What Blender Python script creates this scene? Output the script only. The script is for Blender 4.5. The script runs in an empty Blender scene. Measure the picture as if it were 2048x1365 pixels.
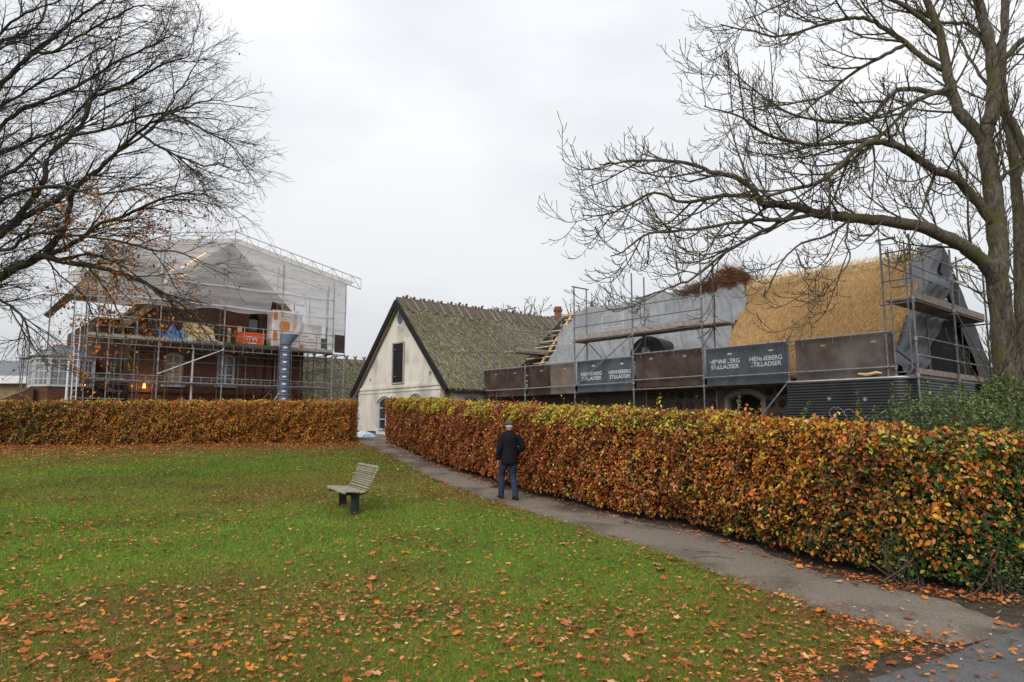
import bpy, bmesh, math, random
import numpy as np
from mathutils import Vector, Matrix

random.seed(11)
rng = np.random.default_rng(7)
SC = bpy.context.scene
COL = SC.collection
R = math.radians

# ------------------------------------------------------------------ camera
F = 1365.0                       # focal length in photo pixels (24 mm on a 36 mm sensor)
PITCH = R(7.0)
EYE = 1.65
cam = bpy.data.cameras.new('camera'); cam.lens = 24.0; cam.sensor_width = 36.0
cam.clip_start = 0.05; cam.clip_end = 2000
camo = bpy.data.objects.new('camera', cam); COL.objects.link(camo)
camo.location = (0, 0, EYE); camo.rotation_euler = (R(90) + PITCH, 0, 0)
SC.camera = camo

# ------------------------------------------------------------------ world: overcast daylight
w = bpy.data.worlds.new('World'); SC.world = w; w.use_nodes = True
nt = w.node_tree; nt.nodes.clear()
N = nt.nodes.new; L = nt.links.new
out = N('ShaderNodeOutputWorld'); bg = N('ShaderNodeBackground'); L(bg.outputs[0], out.inputs[0])
sky = N('ShaderNodeTexSky'); sky.sky_type = 'NISHITA'; sky.sun_disc = False
sky.sun_elevation = R(28); sky.sun_rotation = R(200); sky.altitude = 50; sky.air_density = 1.0; sky.dust_density = 3.0
skm = N('ShaderNodeVectorMath'); skm.operation = 'SCALE'; skm.inputs['Scale'].default_value = 0.10
L(sky.outputs[0], skm.inputs[0])
tc = N('ShaderNodeTexCoord'); mp = N('ShaderNodeMapping'); mp.inputs['Scale'].default_value = (1, 1, 2.2)
L(tc.outputs['Generated'], mp.inputs[0])
nz = N('ShaderNodeTexNoise'); nz.inputs['Scale'].default_value = 1.7; nz.inputs['Detail'].default_value = 5; nz.inputs['Roughness'].default_value = 0.5
L(mp.outputs[0], nz.inputs['Vector'])
rp = N('ShaderNodeValToRGB'); L(nz.outputs['Fac'], rp.inputs[0])
rp.color_ramp.elements[0].position = 0.32; rp.color_ramp.elements[0].color = (0.60, 0.63, 0.675, 1)
rp.color_ramp.elements[1].position = 0.66; rp.color_ramp.elements[1].color = (.86, .865, .875, 1)
# overcast luminance grows from horizon to zenith
sx = N('ShaderNodeSeparateXYZ'); L(tc.outputs['Generated'], sx.inputs[0])
zr = N('ShaderNodeMapRange'); zr.inputs['From Min'].default_value = 0.0; zr.inputs['From Max'].default_value = 0.55
zr.inputs['To Min'].default_value = 0.74; zr.inputs['To Max'].default_value = 1.12
L(sx.outputs['Z'], zr.inputs['Value'])
cs = N('ShaderNodeVectorMath'); cs.operation = 'SCALE'; L(rp.outputs[0], cs.inputs[0]); L(zr.outputs[0], cs.inputs['Scale'])
mx = N('ShaderNodeMix'); mx.data_type = 'RGBA'; mx.inputs[0].default_value = 0.90
L(skm.outputs[0], mx.inputs[6]); L(cs.outputs[0], mx.inputs[7]); L(mx.outputs[2], bg.inputs[0])
bg.inputs[1].default_value = 1.0

sun = bpy.data.lights.new('sun', 'SUN'); sun.energy = 1.5; sun.angle = R(40); sun.color = (1.0, 0.96, 0.9)
suno = bpy.data.objects.new('sun', sun); COL.objects.link(suno)
suno.rotation_euler = (R(52), 0, R(-20))

SC.view_settings.view_transform = 'Standard'; SC.view_settings.look = 'None'
SC.view_settings.exposure = 0.28; SC.view_settings.gamma = 1.0
SC.view_settings.use_curve_mapping = False
SC.cycles.max_bounces = 8; SC.cycles.transparent_max_bounces = 16

# ------------------------------------------------------------------ geometry of the place
_gy = np.array([-40, 4, 8.6, 12, 15, 18, 22, 26, 30, 34, 37, 60, 2000.])
_gz = np.array([-.40, -.38, -.35, -.22, -.04, .14, .40, .64, .87, 1.08, 1.2, 1.2, 1.2])
def g(y):                        # terrain height: the lawn climbs away from the road
    y = np.asarray(y, float)
    return (np.interp(y - .8, _gy, _gz) + np.interp(y, _gy, _gz) + np.interp(y + .8, _gy, _gz)) / 3.0
CP, SP = math.cos(PITCH), math.sin(PITCH)
def ray(px, py):
    xc = (px - 1024) / F; yc = (682.5 - py) / F
    return np.array([xc, CP - yc * SP, SP + yc * CP])
def at(px, py, Y):
    d = ray(px, py); t = Y / d[1]
    return np.array([d[0] * t, Y, EYE + d[2] * t])
def zat(py, Y): return float(at(1024, py, Y)[2])
def gnd(px, py):
    d = ray(px, py); lo, hi = 1.0, 400.0
    t = np.linspace(2, 70, 3000)
    h = EYE + d[2] * t - g(d[1] * t)
    i = int(np.argmax(h < 0)) if (h < 0).any() else len(t) - 1
    tt = t[i]
    return np.array([d[0] * tt, d[1] * tt, float(g(d[1] * tt))])
E1 = np.array([.652, -.758, 0.]); E1 /= np.linalg.norm(E1)     # toward right and viewer
E2 = np.array([-E1[1], E1[0], 0.])                              # toward right and away
UP = np.array([0, 0, 1.])
S6 = np.array([10.6, 18.8, 0.])                                 # near corner of the barn scaffold
def uv(u, v, z=0.): return S6 + E1 * u + E2 * v + UP * z        # barn frame
HR = np.array([-10.45, 39.5, 0.])                               # right post of the house scaffold front
def hq(q, d, z=0.): return HR - E2 * q - E1 * d + UP * z        # house frame: q along facade to the left, d into the house

# ------------------------------------------------------------------ mesh helpers
W = {}
class MB:
    def __init__(s): s.v = []; s.f = []; s.c = None
    def add(s, vs, fs):
        o = len(s.v); s.v.extend([tuple(map(float, p)) for p in vs]); s.f.extend([tuple(i + o for i in f) for f in fs]); return s
    def box(s, c, ax, ay, az):
        c = np.asarray(c, float); ax, ay, az = (np.asarray(a, float) for a in (ax, ay, az))
        vs = [c + i * ax + j * ay + k * az for k in (-.5, .5) for j in (-.5, .5) for i in (-.5, .5)]
        fs = [(0, 2, 3, 1), (4, 5, 7, 6), (0, 1, 5, 4), (2, 6, 7, 3), (0, 4, 6, 2), (1, 3, 7, 5)]
        if np.dot(np.cross(ax, ay), az) < 0: fs = [f[::-1] for f in fs]
        return s.add(vs, fs)
    def bar(s, p0, p1, wd, ht, up=UP):
        p0 = np.asarray(p0, float); p1 = np.asarray(p1, float); d = p1 - p0; l = np.linalg.norm(d); d /= l
        sd = np.cross(d, up); n = np.linalg.norm(sd); sd = sd / n if n > 1e-6 else np.array([1., 0, 0]); u = np.cross(sd, d)
        return s.box((p0 + p1) / 2, d * l, sd * wd, u * ht)
    def tube(s, pts, r, n=8, cap=True):
        pts = [np.asarray(p, float) for p in pts]
        if np.isscalar(r): r = [r] * len(pts)
        rings = []; ref = None
        for i, p in enumerate(pts):
            t = pts[min(i + 1, len(pts) - 1)] - pts[max(i - 1, 0)]; t = t / (np.linalg.norm(t) + 1e-9)
            if ref is None: ref = np.array([0, 0, 1.]) if abs(t[2]) < .9 else np.array([1., 0, 0])
            a = np.cross(t, ref); a /= np.linalg.norm(a) + 1e-9; b = np.cross(t, a); ref = -b if np.dot(-b, ref) > 0 else b
            rings.append([p + r[i] * (math.cos(2 * math.pi * k / n) * a + math.sin(2 * math.pi * k / n) * b) for k in range(n)])
        return s.loft(rings, cap)
    def loft(s, rings, cap=True, closed=True):
        n = len(rings[0]); vs = [p for r in rings for p in r]; fs = []
        for i in range(len(rings) - 1):
            for k in range(n if closed else n - 1):
                a = i * n + k; b = i * n + (k + 1) % n; fs.append((a, b, b + n, a + n))
        if cap: fs.append(tuple(range(n))[::-1]); fs.append(tuple((len(rings) - 1) * n + k for k in range(n)))
        return s.add(vs, fs)
    def grid(s, fn, nu, nv):
        vs = [fn(i / nu, j / nv) for j in range(nv + 1) for i in range(nu + 1)]
        fs = [(j * (nu + 1) + i, j * (nu + 1) + i + 1, (j + 1) * (nu + 1) + i + 1, (j + 1) * (nu + 1) + i) for j in range(nv) for i in range(nu)]
        return s.add(vs, fs)
    def prism(s, poly, ext):
        n = len(poly); ext = np.asarray(ext, float)
        vs = [np.asarray(p, float) for p in poly] + [np.asarray(p, float) + ext for p in poly]
        fs = [tuple(range(n))[::-1], tuple(range(n, 2 * n))] + [(i, (i + 1) % n, (i + 1) % n + n, i + n) for i in range(n)]
        return s.add(vs, fs)

def npmesh(name, V, faces_flat, sizes, cols=None):
    me = bpy.data.meshes.new(name)
    V = np.ascontiguousarray(V, np.float32); ff = np.ascontiguousarray(faces_flat, np.int32); sizes = np.asarray(sizes, np.int32)
    me.vertices.add(len(V)); me.vertices.foreach_set('co', V.ravel())
    me.loops.add(len(ff)); me.loops.foreach_set('vertex_index', ff)
    me.polygons.add(len(sizes)); st = np.concatenate([[0], np.cumsum(sizes)[:-1]]).astype(np.int32)
    me.polygons.foreach_set('loop_start', st); me.polygons.foreach_set('loop_total', sizes)
    if cols is not None:
        a = me.color_attributes.new('Col', 'FLOAT_COLOR', 'POINT')
        c = np.ones((len(V), 4), np.float32); c[:, :3] = cols; a.data.foreach_set('color', c.ravel())
    me.update(calc_edges=True); me.validate(); return me

def tag(o, label=None, cat=None, group=None, kind=None):
    for k, v in (('label', label), ('category', cat), ('group', group), ('kind', kind)):
        if v: o[k] = v
    return o
def thing(name, loc, label, cat, group=None):
    o = bpy.data.objects.new(name, None); COL.objects.link(o); o.empty_display_size = .2
    o.location = tuple(map(float, loc)); W[o] = np.asarray(loc, float); return tag(o, label, cat, group)
def link(name, me, material, parent=None, smooth=False, base=None, shift=True):
    """mesh holds world coordinates; moved so that the object's origin is its parent's, or its own base"""
    V = np.empty(len(me.vertices) * 3, np.float32); me.vertices.foreach_get('co', V); V = V.reshape(-1, 3)
    if parent is not None: off = W[parent]
    else:
        off = np.array([(V[:, 0].min() + V[:, 0].max()) / 2, (V[:, 1].min() + V[:, 1].max()) / 2, V[:, 2].min()]) if base is None else np.asarray(base, float)
    me.vertices.foreach_set('co', (V - off.astype(np.float32)).ravel()); me.update()
    o = bpy.data.objects.new(name, me); COL.objects.link(o)
    if parent is not None: o.parent = parent
    else: o.location = tuple(map(float, off))
    W[o] = off
    if material is not None: me.materials.append(material)
    if smooth: me.polygons.foreach_set('use_smooth', [True] * len(me.polygons))
    return o
def obj(name, mb, material, parent=None, smooth=False, base=None, bevel=0):
    me = bpy.data.meshes.new(name); me.from_pydata(mb.v, [], mb.f); me.update()
    o = link(name, me, material, parent, smooth, base)
    if bevel:
        m = o.modifiers.new('bevel', 'BEVEL'); m.width = bevel; m.segments = 2; m.limit_method = 'ANGLE'
    return o
def inst(name, me, parent, M):
    o = bpy.data.objects.new(name, me); COL.objects.link(o)
    if parent is not None:
        o.parent = parent; M = Matrix.Translation(tuple(-W[parent])) @ M
    o.matrix_basis = M; return o
def tubeobj(name, p0, p1, r, m, parent, n=8): return obj(name, MB().tube([p0, p1], r, n), m, parent, smooth=False)

# ------------------------------------------------------------------ materials
MATS = {}
def mat(name, c1, c2=None, scale=8.0, rough=.8, bump=0.0, bscale=None, metallic=0.0, vcol=False, stretch=(1, 1, 1), spec=.3,
        c3=None, scale3=1.0, lo=.35, hi=.65, rnd=0.0, transl=0.0, detail=6):
    m = bpy.data.materials.new(name); m.use_nodes = True; t = m.node_tree; nd = t.nodes; ln = t.links.new
    b = nd['Principled BSDF']; b.inputs['Roughness'].default_value = rough; b.inputs['Metallic'].default_value = metallic
    b.inputs['Specular IOR Level'].default_value = spec
    tcn = nd.new('ShaderNodeTexCoord'); mpn = nd.new('ShaderNodeMapping'); mpn.inputs['Scale'].default_value = stretch
    ln(tcn.outputs['Object'], mpn.inputs[0])
    col = None
    if c2 is not None:
        n1 = nd.new('ShaderNodeTexNoise'); n1.inputs['Scale'].default_value = scale; n1.inputs['Detail'].default_value = detail; n1.inputs['Roughness'].default_value = .62
        ln(mpn.outputs[0], n1.inputs['Vector'])
        r1 = nd.new('ShaderNodeValToRGB'); r1.color_ramp.elements[0].position = lo; r1.color_ramp.elements[1].position = hi
        r1.color_ramp.elements[0].color = (*c1, 1); r1.color_ramp.elements[1].color = (*c2, 1); ln(n1.outputs['Fac'], r1.inputs[0])
        col = r1.outputs[0]
        if c3 is not None:
            n3 = nd.new('ShaderNodeTexNoise'); n3.inputs['Scale'].default_value = scale3; n3.inputs['Detail'].default_value = 4
            ln(tcn.outputs['Object'], n3.inputs['Vector'])
            r3 = nd.new('ShaderNodeValToRGB'); r3.color_ramp.elements[0].position = .48; r3.color_ramp.elements[1].position = .66; ln(n3.outputs['Fac'], r3.inputs[0])
            mxn = nd.new('ShaderNodeMix'); mxn.data_type = 'RGBA'; ln(r3.outputs[0], mxn.inputs[0]); ln(col, mxn.inputs[6]); mxn.inputs[7].default_value = (*c3, 1); col = mxn.outputs[2]
    if vcol:
        a = nd.new('ShaderNodeVertexColor'); a.layer_name = 'Col'
        if col is None: col = a.outputs[0]
        else:
            mm = nd.new('ShaderNodeMix'); mm.data_type = 'RGBA'; mm.blend_type = 'MULTIPLY'; mm.inputs[0].default_value = 1; ln(a.outputs[0], mm.inputs[6]); ln(col, mm.inputs[7]); col = mm.outputs[2]
    if rnd:
        oi = nd.new('ShaderNodeObjectInfo'); mr = nd.new('ShaderNodeMapRange'); mr.inputs['To Min'].default_value = 1 - rnd; mr.inputs['To Max'].default_value = 1 + rnd; ln(oi.outputs['Random'], mr.inputs['Value'])
        vm = nd.new('ShaderNodeVectorMath'); vm.operation = 'SCALE'; ln(mr.outputs[0], vm.inputs['Scale'])
        if col is None: vm.inputs[0].default_value = c1
        else: ln(col, vm.inputs[0])
        col = vm.outputs[0]
    if col is None: b.inputs['Base Color'].default_value = (*c1, 1)
    else: ln(col, b.inputs['Base Color'])
    if bump:
        nb = nd.new('ShaderNodeTexNoise'); nb.inputs['Scale'].default_value = bscale or scale * 3; nb.inputs['Detail'].default_value = 5; ln(mpn.outputs[0], nb.inputs['Vector'])
        bp = nd.new('ShaderNodeBump'); bp.inputs['Strength'].default_value = bump; bp.inputs['Distance'].default_value = .03; ln(nb.outputs['Fac'], bp.inputs['Height']); ln(bp.outputs[0], b.inputs['Normal'])
    if transl:
        tr = nd.new('ShaderNodeBsdfTranslucent'); ms = nd.new('ShaderNodeMixShader'); ms.inputs[0].default_value = transl
        if col is None: tr.inputs[0].default_value = (*c1, 1)
        else: ln(col, tr.inputs[0])
        ln(b.outputs[0], ms.inputs[1]); ln(tr.outputs[0], ms.inputs[2]); ln(ms.outputs[0], nd['Material Output'].inputs[0])
    MATS[name] = m; return m
def emit(name, c, s):
    m = bpy.data.materials.new(name); m.use_nodes = True; b = m.node_tree.nodes['Principled BSDF']
    b.inputs['Base Color'].default_value = (*c, 1); b.inputs['Emission Color'].default_value = (*c, 1); b.inputs['Emission Strength'].default_value = s; return m

steel = mat('galvanised_steel', (.20, .21, .215), (.36, .37, .375), 9, .5, metallic=.35, bump=.1)
steel_dark = mat('weathered_steel', (.11, .115, .12), (.24, .245, .25), 9, .55, metallic=.3)
alu = mat('pale_aluminium', (.55, .56, .57), (.72, .73, .73), 6, .4, metallic=.4)
deckwood = mat('deck_plywood', (.13, .10, .08), (.27, .23, .19), 5, .85, stretch=(1, 1, 1), bump=.2)
toewood = mat('toe_board_wood', (.24, .20, .17), (.40, .35, .30), 6, .85, bump=.2)
brownply = mat('brown_film_plywood', (.040, .024, .019), (.080, .050, .040), 2.2, .55, bump=.1, rnd=.3, c3=(.105, .075, .063), scale3=1.3)
greyply = mat('grey_painted_plywood', (.060, .070, .080), (.085, .097, .110), 3, .55, c3=(.10, .11, .125), scale3=2)
lath = mat('fresh_pine', (.62, .42, .22), (.78, .58, .34), 7, .7, bump=.15)
oldwood = mat('weathered_oak', (.11, .09, .075), (.26, .225, .19), 14, .9, stretch=(1, 1, 1), bump=.4, rnd=.25)
tarp = mat('grey_tarpaulin', (.175, .182, .193), (.25, .258, .27), 1.3, .5, bump=.45, bscale=5)
tarp_dark = mat('dark_grey_tarpaulin', (.095, .10, .11), (.14, .148, .16), 1.3, .5, bump=.25, bscale=5)
tarp_shade_black = mat('black_tarp_and_shade', (.018, .019, .021), (.032, .033, .036), 2, .5, bump=.3, bscale=4)
render_white = mat('cream_render', (.52, .485, .425), (.72, .68, .605), 2.0, .9, bump=.12, bscale=30, c3=(.42, .39, .34), scale3=.8, stretch=(1, 1, .28), lo=.25, hi=.52)
black_timber = mat('tarred_timber', (.010, .010, .011), (.022, .022, .023), 10, .6, bump=.2)
window_paint = mat('pale_blue_grey_paint', (.42, .46, .52), (.52, .56, .61), 8, .5)
white_paint = mat('white_paint', (.68, .69, .70), (.80, .81, .82), 6, .5)
glass_dark = mat('window_glass', (.018, .022, .028), (.05, .06, .07), 2.5, .06, spec=.8)
lead = mat('grey_lead', (.12, .13, .15), (.19, .2, .22), 5, .6)
dull_white = mat('dusty_shaded_white_paint', (.36, .36, .36), (.50, .50, .50), 5, .6)  # white greyed for dirt, and darkened because the facade is in shade
interior_shade = mat('dark_interior', (.012, .011, .010), (.022, .020, .018), 4, .9)  # near-black colour stands in for shade behind openings and under the roof
# ================================================================== GROUND
soil = mat('dark_soil', (.040, .031, .023), (.085, .066, .048), 9, .95, bump=.8, bscale=30, c3=(.075, .048, .028), scale3=3)
asphalt_old = mat('old_asphalt_path', (.120, .098, .078), (.36, .305, .250), 48, .9, bump=.9, bscale=55, c3=(.10, .082, .064), scale3=.8, lo=.25, hi=.75, detail=10)
asphalt_road = mat('road_asphalt', (.085, .085, .087), (.165, .163, .16), 55, .85, bump=.4, bscale=120, c3=(.085, .08, .075), scale3=1.2)
paving = mat('courtyard_paving', (.13, .115, .10), (.22, .20, .175), 6, .9, bump=.3, bscale=30)
lawn_m = mat('lawn_turf', (.075, .115, .013), (.15, .215, .024), 11, .9, bump=.8, bscale=60, c3=(.125, .085, .025), scale3=.42)

def sheet(name, m, x0, x1, ys, dz, nx=8, kind='structure'):
    """strip sheet: rows at ys, x0(y)..x1(y)"""
    mb = MB()
    ys = np.asarray(ys)
    def fn(a, b):
        y = ys[int(round(b * (len(ys) - 1)))]; xa, xb = float(x0(y)), float(x1(y))
        return (xa + (xb - xa) * a, y, float(g(y)) + dz)
    mb.grid(fn, nx, len(ys) - 1)
    return tag(obj(name, mb, m, base=(0, 0, 0)), kind=kind)

ysf = np.concatenate([np.arange(-12, 46, .5), [60, 90, 150, 300, 800]])
sheet('ground', soil, lambda y: -700, lambda y: 700, ysf, 0.0, 2)

PL = np.array([gnd(*p) for p in [(690, 884), (722, 888), (760, 902), (810, 930), (870, 960), (940, 986), (1000, 1006), (1050, 1022), (1150, 1052), (1250, 1083), (1350, 1117),
                                 (1430, 1147), (1540, 1187), (1660, 1227), (1760, 1258), (1850, 1283), (1915, 1297)]])
PR = np.array([gnd(*p) for p in [(775, 882), (785, 888), (830, 912), (900, 938), (965, 962), (1060, 990), (1130, 1010), (1200, 1027), (1320, 1050), (1400, 1066), (1480, 1088),
                                 (1560, 1120), (1640, 1148), (1800, 1180), (1900, 1203), (1980, 1228), (2060, 1262)]])
def resample(P, n):
    s = np.concatenate([[0], np.cumsum(np.linalg.norm(np.diff(P, axis=0), axis=1))]); t = np.linspace(0, s[-1], n)
    return np.stack([np.interp(t, s, P[:, k]) for k in range(3)], 1)
nP = 160
rl, rr_ = resample(PL, nP), resample(PR, nP)
jl = np.convolve(rng.normal(0, .12, nP), np.ones(5) / 5, 'same'); jr = np.convolve(rng.normal(0, .2, nP), np.ones(5) / 5, 'same')
mbp = MB(); NX = 10
def fpath(a, b):
    i = int(round(b * (nP - 1))); d = rr_[i] - rl[i]; wd = np.linalg.norm(d[:2]); d /= wd
    p = rl[i] + d * (jl[i] + (wd + jr[i] - jl[i]) * a)
    return (p[0], p[1], float(g(p[1])) + .012 - .006 * (abs(a - .5) * 2) ** 4)
mbp.grid(fpath, NX, nP - 1)
tag(obj('path', mbp, asphalt_old, base=(0, 0, 0)), kind='structure')
# cracks: dark worn patches lying in the path surface
crackm = mat('crack_dirt', (.030, .026, .022), (.055, .047, .040), 20, .95)
mbc = MB()
for k in range(9):
    i = random.randrange(8, nP - 4); a = random.uniform(.15, .85); p = rl[i] * (1 - a) + rr_[i] * a
    ang = random.uniform(-.5, .5) + (math.atan2(*(rl[min(i + 1, nP - 1)] - rl[i - 1])[[1, 0]]) if random.random() < .5 else 0); q = p.copy(); n = random.randint(4, 9); pts = []
    for j in range(n):
        pts.append((q[0], q[1], random.uniform(.004, .013))); ang += random.uniform(-.6, .6); q = q + .11 * np.array([math.cos(ang), math.sin(ang), 0])
    vs = []
    for (x, y, wd) in pts: vs += [(x, y - wd, float(g(y - wd)) + .0155), (x, y + wd, float(g(y + wd)) + .0155)]
    mbc.add(vs, [(2 * j, 2 * j + 2, 2 * j + 3, 2 * j + 1) for j in range(n - 1)])
tag(obj('path_cracks', mbc, crackm, base=(0, 0, 0)), kind='structure')

RE = np.array([gnd(*p) for p in [(2130, 1240), (2048, 1262), (1965, 1287), (1905, 1312), (1830, 1337), (1740, 1362)]])
roadpts = [tuple(p) for p in RE] + [(RE[-1][0] - 1.6, 2.5, 0), (RE[-1][0] - 3.2, -8, 0), (40, -8, 0), (40, RE[0][1] + 2, 0)]
mbr = MB(); mbr.add([(p[0], p[1], float(g(p[1])) + .014) for p in roadpts], [tuple(range(len(roadpts)))])
ro = obj('road', mbr, asphalt_road, base=(0, 0, 0)); tag(ro, kind='structure')
bm = bmesh.new(); bm.from_mesh(ro.data); bmesh.ops.triangulate(bm, faces=bm.faces[:]); bm.normal_update()
for f in bm.faces:
    if f.normal.z < 0: f.normal_flip()
bm.to_mesh(ro.data); bm.free()

# lawn: left of the path, up to the far hedge
LE = np.concatenate([PL[:16], np.array([gnd(1790, 1300), gnd(1700, 1335), gnd(1610, 1362)]), [[1.6, 2.0, 0], [.5, -10, 0]]])
o_ = np.argsort(LE[:, 1]); lex, ley = LE[o_, 0], LE[o_, 1]
def lawn_edge(y): return np.interp(y, ley, lex) + .06 * np.sin(np.asarray(y) * 7.1) + .05 * np.sin(np.asarray(y) * 17.3)
lawn = sheet('lawn', lawn_m, lambda y: -60, lawn_edge, np.arange(-8, 31.0, .2), .006, 6)
sheet('courtyard', paving, lambda y: -16 + (y - 31) * -.6, lambda y: -3.2 + (y - 31) * .6, np.arange(30.6, 60, .6), .006, 4)
kb = MB(); ka, kc = gnd(706, 879), gnd(776, 881)
for k in range(5):
    p0 = ka + (kc - ka) * (k / 5 + .005); p1 = ka + (kc - ka) * ((k + 1) / 5 - .005)
    kb.bar(p0 + UP * .03, p1 + UP * .03, .32, .1)
tag(obj('kerb', kb, mat('threshold_stone', (.24, .21, .17), (.34, .30, .25), 8, .9, bump=.3), base=None, bevel=.01), kind='structure')

# ------------------------------------------------------------------ leaf geometry
def leafmesh(name, C, D, Nn, S, cols, wid=.62, fold=.18, kind=4):
    """C centres, D tip directions, Nn normals, S lengths -> folded leaf blades"""
    n = len(C); D = D / (np.linalg.norm(D, axis=1, keepdims=True) + 1e-9)
    X = np.cross(D, Nn); X /= np.linalg.norm(X, axis=1, keepdims=True) + 1e-9; Z = np.cross(X, D)
    S = S[:, None]
    if kind == 4:
        prof = [(0, -.5, 0), (-.5, -.12, 1), (-.38, .22, 1), (0, .5, -.3), (.38, .22, 1), (.5, -.12, 1)]
        fl = np.array([0, 5, 4, 3, 0, 3, 2, 1])[None] + 6 * np.arange(n)[:, None]; sz = np.full(2 * n, 4)
    else:
        prof = [(0, -.5, 0), (-.5, 0, 1), (0, .5, 0), (.5, 0, 1)]
        fl = np.array([0, 3, 2, 0, 2, 1])[None] + 4 * np.arange(n)[:, None]; sz = np.full(2 * n, 3)
    V = np.stack([C + S * (wid * a * X + b * D + fold * c * Z) for a, b, c in prof], 1)
    cc = np.repeat(cols, len(prof), axis=0)
    return npmesh(name, V.reshape(-1, 3), fl.ravel(), sz, cc)
leaf_m = mat('autumn_leaf', (1, 1, 1), vcol=True, rough=.45, spec=.28, transl=.25)
leaf_dry = mat('fallen_leaf_skin', (1, 1, 1), vcol=True, rough=.7, spec=.2)

PAL = {'russet': (.340, .088, .024), 'brown': (.190, .062, .024), 'orange': (.53, .175, .026), 'amber': (.56, .27, .034), 'gold': (.60, .39, .045), 'lime': (.50, .50, .060),
       'olive': (.24, .19, .028), 'green': (.060, .115, .022), 'deep': (.022, .050, .015), 'pale': (.54, .30, .15), 'rose': (.46, .175, .080)}
PK = list(PAL); PA = np.array([PAL[k] for k in PK]) * 1.08
def pick(prob):                      # prob: n x len(PK)
    prob = np.maximum(prob, 0); prob = prob / prob.sum(1, keepdims=True); c = np.cumsum(prob, 1); r = rng.random((len(prob), 1))
    idx = np.minimum((r > c).sum(1), len(PK) - 1); return PA[idx] * rng.uniform(.65, 1.35, (len(prob), 1)) * rng.uniform(.92, 1.08, (len(prob), 3))
_ph = rng.uniform(0, 6.28, (8, 3)); _fr = rng.normal(0, 1, (8, 3))
def vnoise(P, sc):                   # cheap smooth noise in 0..1
    a = np.zeros(len(P))
    for k in range(8): a += np.sin(P @ (_fr[k] * sc) + _ph[k, 0] + 1.3 * np.sin(P @ (np.roll(_fr[k], 1) * sc * .7) + _ph[k, 1]))
    return np.clip(.5 + a / 8, 0, 1)

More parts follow.
